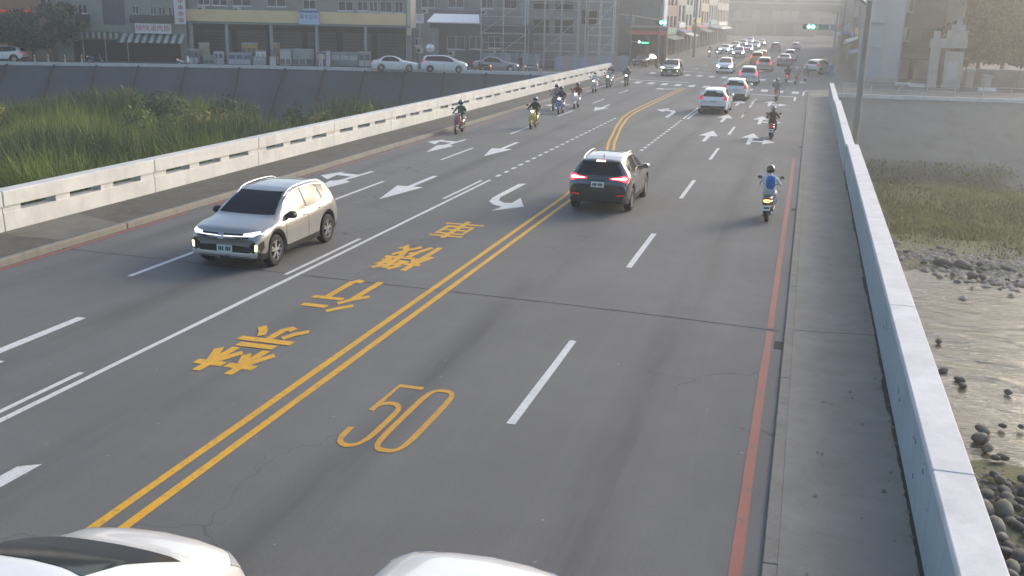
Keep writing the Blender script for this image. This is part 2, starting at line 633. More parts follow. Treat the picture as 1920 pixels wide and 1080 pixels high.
# expansion joint across the deck
mb = MB()
pts = [(XL_KERB, 19.55), (-13.5, 19.45), (-10.3, 19.3), (-8.6, 19.23), (-6.9, 19.17), (-4.3, 19.06), (-3.0, 18.97), (-1.7, 18.87), (-.1, 18.7)]
for i in range(len(pts) - 1):
    (x0, y0), (x1, y1) = pts[i], pts[i + 1]
    for k in range(6):
        xa, xb = x0 + (x1 - x0) * k / 6, x0 + (x1 - x0) * (k + 1) / 6
        ya, yb = y0 + (y1 - y0) * k / 6, y0 + (y1 - y0) * (k + 1) / 6
        w1, w2 = random.uniform(.008, .022), random.uniform(.008, .022)
        mb.add([(xa, ya - w1, .0035), (xb, yb - w2, .0035), (xb, yb + w1, .0035), (xa, ya + w2, .0035)], [(0, 1, 2, 3)])
mb.build('expansion_joint', M['dark'], road)
mb = MB()
pts = [(.17, 18.72), (.6, 18.74), (1.1, 18.83), (1.6, 18.9)]
for (x0, y0), (x1, y1) in zip(pts, pts[1:]):
    mb.add([(x0, y0 - .012, 0.0485), (x1, y1 - .012, 0.0485), (x1, y1 + .012, 0.0485), (x0, y0 + .012, 0.0485)], [(0, 1, 2, 3)])
mb.build('expansion_joint', M['dark'], sw_r)
# drain gratings at the right kerb
for y in (17.6, 31.5, 48):
    mb = MB().box(-.16, -.02, y, y + .45, -.01, .004)
    g_ = mb.build('drain_grating', M['dark'], road)

# ------------------------------------------------------------------ road markings
ZM = 0.005


def mark(name, poly, mat, z=ZM):
    bm = bmesh.new()
    f = bm.faces.new([bm.verts.new((x, y, z)) for x, y in poly])
    f.normal_update()
    bmesh.ops.triangulate(bm, faces=[f])
    if sum(f.normal.z for f in bm.faces) < 0:
        bmesh.ops.reverse_faces(bm, faces=bm.faces)
    me = bpy.data.meshes.new(name)
    bm.to_mesh(me)
    bm.free()
    me.materials.append(mat)
    return link(name, me, road)


def line(name, pts, w, mat, z=ZM):
    """continuous painted line of width w through plan points"""
    mb = MB()
    P = []
    for (x0, y0), (x1, y1) in zip(pts, pts[1:]):
        n = max(1, int(hypot(x1 - x0, y1 - y0) / 1.2))
        P += [(x0 + (x1 - x0) * k / n, y0 + (y1 - y0) * k / n) for k in range(n)]
    P.append(pts[-1])
    vs = []
    for i, (x, y) in enumerate(P):
        xa, ya = P[max(i - 1, 0)]
        xb, yb = P[min(i + 1, len(P) - 1)]
        l = hypot(xb - xa, yb - ya)
        nx, ny = -(yb - ya) / l, (xb - xa) / l
        j1, j2 = random.uniform(-.006, .006), random.uniform(-.006, .006)
        vs += [(x + nx * (w / 2 + j1), y + ny * (w / 2 + j1), z), (x - nx * (w / 2 + j2), y - ny * (w / 2 + j2), z)]
    fs = [(2 * i, 2 * i + 1, 2 * i + 3, 2 * i + 2) for i in range(len(P) - 1)]
    mb.add(vs, fs)
    return mb.build(name, mat, road)


# red no-stopping lines by the kerbs
line('red_line', [(-.27, -5), (-.27, 18.6)], .13, M['red_paint'])
line('red_line', [(-.27, 18.8), (-.29, 38), (-.31, 44)], .12, M['red_paint'])
line('red_line', [(-16.42, 12), (-16.45, 24.5)], .12, M['red_paint'])
line('red_line', [(-16.45, 25.5), (-16.4, 33), (-16.2, 45), (-16.1, 58)], .10, M['red_paint'])
# centre double yellow, swerving left to open the turning pocket
line('centre_line', [(-7.16, -8), (-7.16, 31), (-7.3, 36), (-7.75, 41), (-8.55, 46), (-9.49, 53), (-10.02, 57.8), (-10.2, 61.2), (-10.2, 66), (-9.98, 85)], .12, M['yellow_paint'])
line('centre_line', [(-6.84, -8), (-6.84, 31), (-6.98, 36), (-7.45, 41), (-8.27, 45.9), (-9.19, 52.7), (-9.68, 57.3), (-9.88, 61.2), (-9.88, 66), (-9.66, 85)], .12, M['yellow_paint'])
# inbound turning-lane line with its second short lengths, then dots
line('lane_line', [(-10.32, -6), (-10.32, 33.4)], .11, M['white_paint'])
line('lane_line', [(-10.56, -6), (-10.56, 12.6)], .10, M['white_paint'])
line('lane_line', [(-10.56, 19.2), (-10.56, 23.1)], .10, M['white_paint'])
line('lane_line', [(-10.56, 29.3), (-10.56, 33.2)], .10, M['white_paint'])
for k in range(24):
    y = 34.2 + k * .985
    mark('lane_dot', [(-10.40, y), (-10.26, y), (-10.26, y + .48), (-10.40, y + .48)], M['white_paint'])
for k in range(15):
    y = 43.6 + k * .985
    mark('lane_dot', [(-6.76, y), (-6.62, y), (-6.62, y + .48), (-6.76, y + .48)], M['white_paint'])
line('lane_line', [(-6.70, 58.8), (-6.66, 80.5)], .11, M['white_paint'])
line('lane_line', [(-6.46, 58.8), (-6.44, 64)], .10, M['white_paint'])
# dashes between lanes
for k in range(-1, 7):
    y = 12.82 + k * 9.75
    line('lane_dash', [(-3.60, y), (-3.60, y + 4.0)], .13, M['white_paint'])
for y in (63.2, 68.6, 74.2):
    line('lane_dash', [(-3.58, y), (-3.58, y + 2.2)], .13, M['white_paint'])
for k in range(0, 7):
    y = 17.9 + k * 9.72
    line('lane_dash', [(-13.56, y), (-13.56, y + 4.0)], .12, M['white_paint'])

# arrows (plan outlines)
W = M['white_paint']
STRAIGHT = [(-.09, 2.55), (.09, 2.55), (.10, .15), (.46, .12), (0, -2.45), (-.46, .12), (-.10, .15)]           # points to -y
COMBO_HEAD = [(.42, 2.5), (.58, 2.5), (.46, .35), (.76, .05), (.40, -2.35), (.02, .0), (.24, .25), (.3, 1.1), (-.30, 1.25), (-.18, .25), (-.78, .95), (-.40, 2.1), (-.36, 1.72), (.36, 1.6)]


def arrow(poly, cx, cy, flip=False, sx=1.0, name='arrow_marking'):
    s = -1 if flip else 1
    return mark(name, [(cx + s * sx * x, cy + s * y) for x, y in poly], W)


for y in (12.5, 30.9, 41.5, 63.5):
    arrow(STRAIGHT, -12.35 - (.15 if y < 15 else 0), y)
for y in (31.0, 41.5, 62.5):
    arrow(COMBO_HEAD, -15.28, y)
LEFT = [(-9.17, 32.99), (-8.93, 33.15), (-9.0, 30.24), (-8.88, 29.71), (-8.6, 29.35), (-8.38, 29.45), (-8.38, 30.39), (-7.88, 28.98), (-8.59, 28.0), (-8.5, 28.72), (-8.83, 28.95), (-9.12, 29.45), (-9.21, 30.15)]
mark('arrow_marking', LEFT, W)
mark('arrow_marking', [(x + .12, y - 23.5) for x, y in LEFT], W)
mark('arrow_marking', [(-7.82, 59.2), (-7.60, 59.2), (-7.62, 62.6), (-7.8, 63.9), (-8.3, 64.3), (-8.35, 65.4), (-8.95, 63.9), (-8.4, 62.6), (-8.35, 63.5), (-8.0, 63.2), (-7.84, 62.4)], W)
mark('arrow_marking', [(-11.9, 83.2), (-11.5, 83.9), (-11.1, 83.2), (-10.2, 84.0), (-10.2, 83.5), (-11.0, 82.6), (-11.5, 82.3)], W)
for y in (50.9, 60.6, 72.2):
    arrow(STRAIGHT, -4.5, y, True)
RC = [(.02, -2.45), (.20, -2.45), (.20, -1.3), (.72, -1.3), (.72, -2.1), (1.28, -1.02), (.72, .05), (.72, -.78), (.20, -.78), (.22, .35), (.52, .2), (.1, 2.5), (-.38, .3), (-.02, .35)]
for y in (50.5, 60.3, 73.0):
    mark('arrow_marking', [(-2.55 + x, y + v) for x, v in RC], W)

# lettering strokes: unit cell, u to the reader's right, v downwards
GLYPHS = {
    'ban': [[(.02, .16), (.46, .16)], [(.24, .02), (.24, .47)], [(.23, .17), (.03, .41)], [(.25, .17), (.43, .37)], [(.53, .16), (.98, .16)], [(.76, .02), (.76, .47)],
            [(.74, .17), (.55, .39)], [(.77, .17), (.98, .42)], [(.2, .55), (.82, .55)], [(.04, .665), (.96, .665)], [(.5, .67), (.5, .9), (.44, .96), (.34, .93)],
            [(.3, .75), (.22, .85), (.08, .93)], [(.7, .76), (.80, .86), (.92, .93)]],
    'walk': [[(.34, .02), (.22, .12), (.05, .22)], [(.36, .25), (.24, .38), (.02, .52)], [(.23, .42), (.23, .98)], [(.47, .13), (.93, .13)], [(.4, .37), (.98, .37)],
             [(.74, .37), (.74, .90), (.68, .96), (.56, .93)]],
    'machine': [[(.02, .25), (.35, .25)], [(.18, .02), (.18, .98)], [(.17, .28), (.03, .58)], [(.2, .3), (.33, .46)], [(.52, .03), (.41, .17), (.53, .17), (.41, .33), (.57, .34)],
                [(.86, .03), (.76, .17), (.88, .17), (.77, .33), (.95, .34)], [(.36, .47), (.99, .47)], [(.52, .5), (.47, .75), (.35, .95)], [(.44, .62), (.62, .68)],
                [(.63, .05), (.68, .45), (.80, .78), (.96, .95), (.98, .82)], [(.92, .56), (.78, .76), (.58, .93)], [(.80, .36), (.90, .44)]],
    'vehicle': [[(.1, .11), (.9, .11)], [(.18, .25), (.82, .25), (.82, .66), (.18, .66), (.18, .25)], [(.18, .455), (.82, .455)], [(.02, .83), (.98, .83)], [(.5, 0), (.5, 1)]],
    'five': [[(.95, .03), (.12, .03), (.10, .46)], [(.10, .42), (.18, .365), (.32, .335), (.50, .325), (.68, .335), (.82, .37), (.90, .43), (.92, .52), (.92, .78), (.89, .86), (.82, .925), (.70, .965), (.50, .982), (.30, .965), (.17, .925), (.10, .86), (.08, .75)]],
    'zero': [[(.5 + .42 * math.copysign(abs(cos(q)) ** .62, cos(q)), .5 + .475 * math.copysign(abs(sin(q)) ** .38, sin(q))) for q in [2 * pi * k / 48 + .03 for k in range(49)]]],
}


def strokes(name, glyph, x_of, y_of, pw, ph, mat):
    """one lettering character: every stroke a flat bar; pw, ph pen size in unit cell"""
    mb = MB()
    z = ZM
    for st in GLYPHS[glyph]:
        z += .00035
        n = len(st)
        L_, R_ = [], []
        for i in range(n):
            a, c = Vector(st[max(i - 1, 0)]), Vector(st[min(i + 1, n - 1)])
            t = (c - a).normalized()
            e = Vector(st[i])
            shut = st[0] == st[-1] or (Vector(st[0]) - Vector(st[-1])).length < 1e-4
            if shut and i in (0, n - 1):
                t = (Vector(st[1]) - Vector(st[-2])).normalized()
            if i == 0 and not shut:
                e = e - t * .012
            if i == n - 1 and not shut:
                e = e + t * .012
            m_ = 1.0
            if 0 < i < n - 1:
                t1 = (Vector(st[i]) - Vector(st[i - 1])).normalized()
                m_ = min(1.6, 1 / max(.4, abs(t.dot(t1))))
            nx, ny = -t.y, t.x
            off = Vector((nx * pw / 2 * m_, ny * ph / 2 * m_))
            L_.append(e + off)
            R_.append(e - off)
        vs = [(x_of(p.x), y_of(p.y), z) for p in L_] + [(x_of(p.x), y_of(p.y), z) for p in R_]
        fs = []
        for i in range(n - 1):
            q = (i, i + 1, n + i + 1, n + i)
            A = sum(vs[q[k]][0] * vs[q[(k + 1) % 4]][1] - vs[q[(k + 1) % 4]][0] * vs[q[k]][1] for k in range(4))
            fs.append(q if A > 0 else q[::-1])
        mb.add(vs, fs)
    return mb.build(name, mat, road)


for gl, y0, y1 in (('ban', 13.25, 15.85), ('walk', 16.95, 19.35), ('machine', 20.4, 22.9), ('vehicle', 24.0, 26.15)):
    strokes('painted_character', gl, lambda u: -8.12 - u * 1.10, lambda v, y0=y0, y1=y1: y0 + v * (y1 - y0), .135, .082, M['yellow_paint'])
strokes('painted_numeral', 'five', lambda u: -5.70 + u * .46, lambda v: 13.78 - v * 2.42, .2, .05, M['yellow_old'])
strokes('painted_numeral', 'zero', lambda u: -5.16 + u * .49, lambda v: 13.78 - v * 2.42, .19, .05, M['yellow_old'])

# stop lines, waiting boxes, zebra crossings
mark('stop_line', [(-6.4, 81.8), (-.85, 79.9), (-.85, 80.3), (-6.4, 82.2)], W)
mark('box_line', [(-.95, 76.0), (-.80, 76.0), (-.80, 79.9), (-.95, 79.9)], W)
mark('stop_line', [(-16.2, 93.5), (-10.2, 92.3), (-10.2, 92.7), (-16.2, 93.9)], W)
for k in range(13):
    x = -15.6 + k * 1.22
    y = 89.4 - (x + 13.1) * .37 * 1.0
    mark('zebra_stripe', [(x - .27, y - 1.1), (x + .27, y - 1.2), (x + .27, y + 1.3), (x - .27, y + 1.4)], W)
for k in range(13):
    x = -15.5 + k * 1.25
    y = 106.0 - (x + 15.5) * .42
    mark('zebra_stripe', [(x - .27, y - 1.1), (x + .27, y - 1.2), (x + .27, y + 1.3), (x - .27, y + 1.4)], W)
line('stop_line', [(-16, 112.5), (-9.5, 111)], .35, W)
line('centre_line', [(-8.9, 113), (-8.9, 240)], .12, M['yellow_paint'])
line('centre_line', [(-8.6, 113), (-8.6, 240)], .12, M['yellow_paint'])
for k in range(8):
    line('lane_dash', [(-5.0, 116 + k * 10), (-5.0, 120 + k * 10)], .13, W)
    line('lane_dash', [(-12.3, 116 + k * 10), (-12.3, 120 + k * 10)], .13, W)
line('box_line', [(-.34, 82), (-.31, 86.5), (.1, 88.8), (1.4, 89.6)], .14, W)
line('edge_line', [(-16.1, 76), (-16.3, 88)], .12, W)

# ------------------------------------------------------------------ parapets
par_l = thing('bridge_parapet', 'long white slotted concrete parapet along the oncoming lanes', 'parapet', (0, 0, 0), 0)
PL = 6.12
mb = MB()
x0, x1 = XL_RAIL - .36, XL_RAIL
mb.bevbox(x0, x1, .012, PL - .012, .12, .60, .008)
mb.bevbox(x0 - .03, x1 + .035, .010, PL - .010, .765, 1.14, .02)
for a, b_ in ((.012, .62), (1.88, 2.42), (3.68, 4.22), (5.48, PL - .012)):
    mb.box(x0 + .02, x1 - .02, a, b_, .598, .768)
pan = mb.mesh('panel', M['rail_white'])
y = 26.16 - PL * 6
while y < 95.5:
    link('panel', pan, par_l, (0, y, 0))
    y += PL
YL_END = y

par_r = thing('bridge_parapet', 'blue-grey concrete parapet with wide white top beside the right sidewalk', 'parapet', (0, 0, 0), 0)
ys = [-14, -4.4, 1.7, 7.85, 13.95, 17.1, 26.0, 33.2, 40.45]
ys = [-14, -6, 2.0, 10.55, 17.15, 25.2, 33.0, 40.45]
for a, b_ in zip(ys, ys[1:]):
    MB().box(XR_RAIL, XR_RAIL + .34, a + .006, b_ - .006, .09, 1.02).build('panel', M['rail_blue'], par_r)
    MB().bevbox(XR_RAIL - .012, XR_RAIL + .40, a + .009, b_ - .009, 1.018, 1.115, .012).build('cap', M['cap_white'], par_r)
ys = [40.6, 48.5, 56, 63.4]
for a, b_ in zip(ys, ys[1:]):
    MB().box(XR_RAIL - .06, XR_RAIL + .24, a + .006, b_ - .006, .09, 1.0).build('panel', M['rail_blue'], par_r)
    MB().bevbox(XR_RAIL - .07, XR_RAIL + .27, a + .009, b_ - .009, .998, 1.09, .012).build('cap', M['cap_white'], par_r)
for a, b_ in ((64.0, 72), (72, 81.8)):
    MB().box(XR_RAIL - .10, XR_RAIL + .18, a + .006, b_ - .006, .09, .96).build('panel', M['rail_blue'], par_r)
    MB().bevbox(XR_RAIL - .11, XR_RAIL + .20, a + .009, b_ - .009, .958, 1.05, .012).build('cap', M['cap_white'], par_r)
# scuffs gouged into the blue inner face
mb = MB()
for i in range(34):
    y = random.uniform(6, 40)
    z = random.uniform(.35, .9)
    for k in range(random.randint(1, 3)):
        s = random.uniform(.02, .06)
        yy, zz = y + random.uniform(-.15, .15), z + random.uniform(-.1, .1)
        mb.add([(XR_RAIL - .0022, yy - s * 1.5, zz), (XR_RAIL - .0022, yy, zz - s * .5), (XR_RAIL - .0022, yy + s * 1.4, zz + s * .1), (XR_RAIL - .0022, yy, zz + s * .6)], [(0, 3, 2, 1)])
o = mb.build('scuff_marks', pm('scuff', (0.05, 0.06, 0.065), .9, var=.2), par_r)
o['kind'] = 'stuff'

# ------------------------------------------------------------------ riverbed, banks, water
m, N, L, b = nodes_of('riverbed_soil', .95, .2)
pos = N.new('ShaderNodeNewGeometry').outputs['Position']
n1 = noise(N, L, pos, .12, 6, .65)
n2 = noise(N, L, pos, 1.6, 6, .75)
n3 = noise(N, L, pos, 9, 4, .7)
sepx = N.new('ShaderNodeSeparateXYZ')
L.new(pos, sepx.inputs[0])
c = mixc(N, L, maprange(N, L, n1, .35, .6, 0, 1), (0.20, 0.19, 0.13), (0.15, 0.165, 0.075))
c = mixc(N, L, maprange(N, L, n2, .45, .7, 0, .7), c, (0.24, 0.23, 0.19))
gy2 = math_(N, L, 'ADD', sepx.outputs[1], math_(N, L, 'MULTIPLY', n1, 8.0))
c = mixc(N, L, maprange(N, L, gy2, 54.5, 58.5, 0, .85), c, (0.105, 0.135, 0.05))
c = mixc(N, L, maprange(N, L, n3, .5, .75, 0, .4), c, (0.07, 0.075, 0.045))
L.new(c, b.inputs['Base Color'])
bump(N, L, b, n3, .6, .15)
M['soil'] = m
nx, ny = 90, 70
vs, fs = [], []
gx = np.concatenate([[-1400, -400], np.linspace(-150, 90, nx), [400, 1400]])
gy_ = np.concatenate([[-400, -100], np.linspace(-30, 135, ny), [400, 1500]])
for y in gy_:
    for x in gx:
        h = .22 * sin(x * .31 + 1.3 * sin(y * .17)) * sin(y * .27 + .6) + .12 * sin(x * .9 + y * .5)
        if x > 2 and y < 56:
            h = -.28 + .12 * h                                       # channel of the stream
        if x > 2 and 45 < y < 56:
            h += .42 * min(1, (y - 45) / 5)
        if x > 2 and y < 26.5:
            h += .36 * min(1, (26.5 - y) / 2)                        # cobble bar
        vs.append((x, y, BED + h))
n_ = len(gx)
for j in range(len(gy_) - 1):
    for i in range(n_ - 1):
        fs.append((j * n_ + i, j * n_ + i + 1, (j + 1) * n_ + i + 1, (j + 1) * n_ + i))
bed = struct(MB().add(vs, fs).build('riverbed', M['soil'], smooth=180))


def bank_strip(name, line_, nin, mat, out=9.0):
    """sloping revetment: rows from the bank top down to the bed, towards the river"""
    mb = MB()
    rows = 6
    vs = []
    for (x, y), (nx_, ny_) in zip(line_, nin):
        for r in range(rows + 1):
            t = r / rows
            vs.append((x + nx_ * out * t, y + ny_ * out * t, -.03 + (BED - .6) * t))
    k = rows + 1
    fs = []
    for i in range(len(line_) - 1):
        for r in range(rows):
            fs.append((i * k + r, i * k + r + 1, (i + 1) * k + r + 1, (i + 1) * k + r))
    return struct(mb.add(vs, fs).build(name, mat))


def normals(line_):
    out = []
    for i in range(len(line_)):
        xa, ya = line_[max(i - 1, 0)]
        xb, yb = line_[min(i + 1, len(line_) - 1)]
        l = hypot(xb - xa, yb - ya)
        out.append(((yb - ya) / l, -(xb - xa) / l))
    return out


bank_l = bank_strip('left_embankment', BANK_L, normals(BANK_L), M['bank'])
BR2 = [(-19.3, 96.6), (-19.2, 90), (2.0, 82.0)] + BANK_R
bank_r = bank_strip('right_embankment', BANK_R, normals(BANK_R), concrete('right_bank_concrete', (0.19, 0.187, 0.17), .4, .5, .2), 12.0)
struct(MB().box(-19.4, 2.1, 82.1, 97.5, BED - 1, -.03).build('bridge_abutment', M['bank']))
# low pale kerb wall on the bank top, in cast lengths
def bank_kerb(line_, parent, h):
    for (xa, ya), (xb, yb) in zip(line_, line_[1:]):
        l = hypot(xb - xa, yb - ya)
        if l > 80:
            continue
        n = max(1, round(l / 5))
        dx, dy = (xb - xa) / l, (yb - ya) / l
        for k in range(n):
            a, b_ = k * l / n + .01, (k + 1) * l / n - .01
            P = [(xa + dx * a, ya + dy * a), (xa + dx * b_, ya + dy * b_), (xa + dx * b_ - dy * .35, ya + dy * b_ + dx * .35), (xa + dx * a - dy * .35, ya + dy * a + dx * .35)]
            MB().prism(P, -.05, h).build('kerb_stone', M['bank_edge'], parent)


bank_kerb(BANK_L[1:], bank_l, .26)
bank_kerb(BANK_R[:-1], bank_r, .24)
# ribs cast into the left slope
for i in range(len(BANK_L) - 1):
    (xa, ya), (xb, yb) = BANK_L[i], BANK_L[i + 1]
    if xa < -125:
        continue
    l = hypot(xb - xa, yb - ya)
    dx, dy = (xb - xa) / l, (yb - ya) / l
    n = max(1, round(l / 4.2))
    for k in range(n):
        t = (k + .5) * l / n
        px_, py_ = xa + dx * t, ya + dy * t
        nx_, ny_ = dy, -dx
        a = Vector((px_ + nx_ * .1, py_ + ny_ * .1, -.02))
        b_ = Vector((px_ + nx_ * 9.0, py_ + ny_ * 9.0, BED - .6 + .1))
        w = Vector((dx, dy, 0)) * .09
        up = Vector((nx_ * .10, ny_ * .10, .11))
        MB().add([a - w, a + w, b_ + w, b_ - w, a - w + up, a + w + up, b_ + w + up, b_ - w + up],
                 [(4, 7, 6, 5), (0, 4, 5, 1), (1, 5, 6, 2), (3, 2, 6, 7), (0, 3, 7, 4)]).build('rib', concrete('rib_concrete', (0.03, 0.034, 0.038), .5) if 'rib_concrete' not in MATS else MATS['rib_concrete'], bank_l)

# water: shallow fast stream on the right, flowing under the bridge
m, N, L, b = nodes_of('stream_water', .12, .6)
pos = N.new('ShaderNodeNewGeometry').outputs['Position']
n1 = noise(N, L, pos, .35, 5, .6)
c = mixc(N, L, maprange(N, L, n1, .35, .65, 0, 1), (0.075, 0.07, 0.045), (0.15, 0.138, 0.095))
b.inputs['IOR'].default_value = 1.33
w1 = noise(N, L, pos, 1.0, 5, .62, (.55, 2.0, 1))
w2 = noise(N, L, pos, 1.0, 4, .6, (2.2, 6.0, 1))
w3 = noise(N, L, pos, .25, 3, .6)
foam_glint = math_(N, L, 'MULTIPLY', maprange(N, L, w2, .56, .70, 0, 1), maprange(N, L, w3, .40, .58, 0, .9))
c = mixc(N, L, foam_glint, c, (0.5, 0.49, 0.42))  # pale flecks: foam, with the glints on the water put into the colour
L.new(c, b.inputs['Base Color'])
hh = math_(N, L, 'ADD', math_(N, L, 'MULTIPLY', w1, 1.0), math_(N, L, 'MULTIPLY', w2, .45))
bump(N, L, b, hh, .55, .12)
M['water'] = m
GX, GY = np.meshgrid(np.linspace(1.0, 46, 380), np.linspace(0, 1, 210))
e0 = .75 * np.sin(GX * .55) + .5 * np.sin(GX * 1.3 + 1) + .3 * np.sin(GX * 2.9)
e1 = .9 * np.sin(GX * .4 + 2) + .4 * np.sin(GX * 1.7)
YY = 23.4 + GY * 27.0 + e0 * (1 - GY) * .8 + e1 * GY
ZZ = np.zeros_like(GX)
for k in range(30):                                                  # riffles: many short crossing waves, crests sharpened
    wl_ = rng.uniform(.45, 2.6)
    q = rng.normal(1.25, .45)
    ph = (GX * cos(q) + YY * sin(q)) * 2 * pi / wl_ + rng.uniform(0, 6) + .8 * np.sin(GX * rng.uniform(.2, .7) + YY * rng.uniform(.2, .7))
    ZZ += (1 - np.abs(np.sin(ph / 2))) * wl_ * .0095
amp = .35 + .65 * np.clip(.5 + .8 * np.sin(GX * .23 + 1.2 * np.sin(YY * .3)) * np.sin(YY * .37 + 1), 0, 1)
ZZ = BED - .17 + ZZ * amp
ny_, nx_ = GX.shape
I_ = np.arange(ny_ * nx_).reshape(ny_, nx_)
me = bpy.data.meshes.new('stream_water')
me.from_pydata(np.stack([GX, YY, ZZ], -1).reshape(-1, 3).tolist(), [], np.stack([I_[:-1, :-1], I_[:-1, 1:], I_[1:, 1:], I_[1:, :-1]], -1).reshape(-1, 4).tolist())
me.materials.append(M['water'])
me.polygons.foreach_set('use_smooth', [True] * len(me.polygons))
struct(link('stream_water', me))


# cobbles and boulders
def stone_mesh(seed, n=2):
    r = random.Random(seed)
    bm = bmesh.new()
    bmesh.ops.create_icosphere(bm, subdivisions=n, radius=1)
    ax = [r.uniform(.75, 1.2), r.uniform(.6, .95), r.uniform(.45, .7)]
    ph = [r.uniform(0, 6) for _ in range(6)]
    for v in bm.verts:
        c = v.co
        k = 1 + .10 * sin(2.3 * c.x + ph[0]) * sin(2 * c.y + ph[1]) + .07 * sin(3.7 * c.z + ph[2] + c.x * 2)
        v.co = Vector((c.x * ax[0] * k, c.y * ax[1] * k, c.z * ax[2] * k))
    me = bpy.data.meshes.new('cobble')
    bm.to_mesh(me)
    bm.free()
    me.polygons.foreach_set('use_smooth', [True] * len(me.polygons))
    return me


stone_mats = [concrete('stone_%d' % i, c, .4, 2.5, .12) for i, c in enumerate([(0.13, 0.13, 0.12), (0.17, 0.165, 0.15), (0.09, 0.093, 0.09), (0.21, 0.20, 0.17)])]
stones = []
for i in range(8):
    me = stone_mesh(i)
    me.materials.append(stone_mats[i % 4])
    stones.append(me)


def stone(x, y, z, s, name='cobble'):
    o = link(name, random.choice(stones), bed, (x, y, z))
    o.scale = (s, s, s * random.uniform(.8, 1.1))
    o.rotation_euler = (random.uniform(-.3, .3), random.uniform(-.3, .3), random.uniform(0, 6))


cnt = 0
placed, stones_at = [], []
while cnt < 290 and len(placed) < 6000:                              # cobble bar under the parapet
    x, y = random.uniform(3.2, 8.5), random.uniform(16.8, 24.8)
    s = min(.46, abs(random.gauss(.14, .12)) + .06)
    placed.append(0)
    if y > 23.6 and random.random() < .5:
        continue
    if any((x - a) ** 2 + (y - b_) ** 2 < ((s + c) * .62) ** 2 for a, b_, c in stones_at):
        continue
    stones_at.append((x, y, s))
    stone(x, y, BED + .12 + s * .15, s)
    cnt += 1
for px_, py_, s in ((1842, 805, .33), (1838, 822, .36), (1852, 840, .30), (1868, 858, .22), (1880, 857, .24), (1768, 695, .26), (1800, 711, .24), (1805, 722, .22), (1880, 798, .18), (1915, 800, .16),
                    (1890, 735, .2), (1760, 640, .2)):
    p = gnd(px_, py_, BED)
    stone(p.x, p.y, BED, s * .68, 'boulder')
for i in range(170):                                                 # rock line at the edge of the far bar
    x = random.uniform(3.5, 15)
    y = 50.0 + 1.8 * sin(x * .5) + random.gauss(0, 1.6) + (x - 6) * .15
    stone(x, y, BED + .05, abs(random.gauss(.08, .11)) + .07, 'boulder')
mb = MB()                                                            # fine pebbles between the cobbles
for i in range(2600):
    x, y = random.uniform(3.0, 11), random.uniform(16.5, 24.8 + .5 * sin(random.uniform(0, 9)))
    s = random.uniform(.03, .09)
    q = random.uniform(0, 6)
    ring = [(x + s * cos(q + k * 1.047) * 1.2, y + s * sin(q + k * 1.047), BED + .06) for k in range(6)]
    mb.add(ring + [(x + .2 * s, y, BED + .06 + s * .8)], [(k, (k + 1) % 6, 6) for k in range(6)])
o = mb.build('pebbles', stone_mats[1], bed, smooth=180)
mb = MB()                                                            # pale shingle along the far edge of the stream
for i in range(3200):
    x = random.uniform(2.8, 17)
    y = 50.3 + 1.8 * sin(x * .5) + random.gauss(0, 1.7) + (x - 6) * .15
    s = random.uniform(.05, .17)
    q = random.uniform(0, 6)
    z = BED + .10 if y > 49 else BED - .02
    ring = [(x + s * cos(q + k * 1.047) * 1.3, y + s * sin(q + k * 1.047), z - .05) for k in range(6)]
    mb.add(ring + [(x + .2 * s, y, z + s * .55)], [(k, (k + 1) % 6, 6) for k in range(6)], i % 3 // 2)
mb.build('shingle', [stone_mats[3], pm('pale_stone', (.32, .31, .28), .8, var=.2)], bed, smooth=180)['kind'] = 'stuff'
o['kind'] = 'stuff'


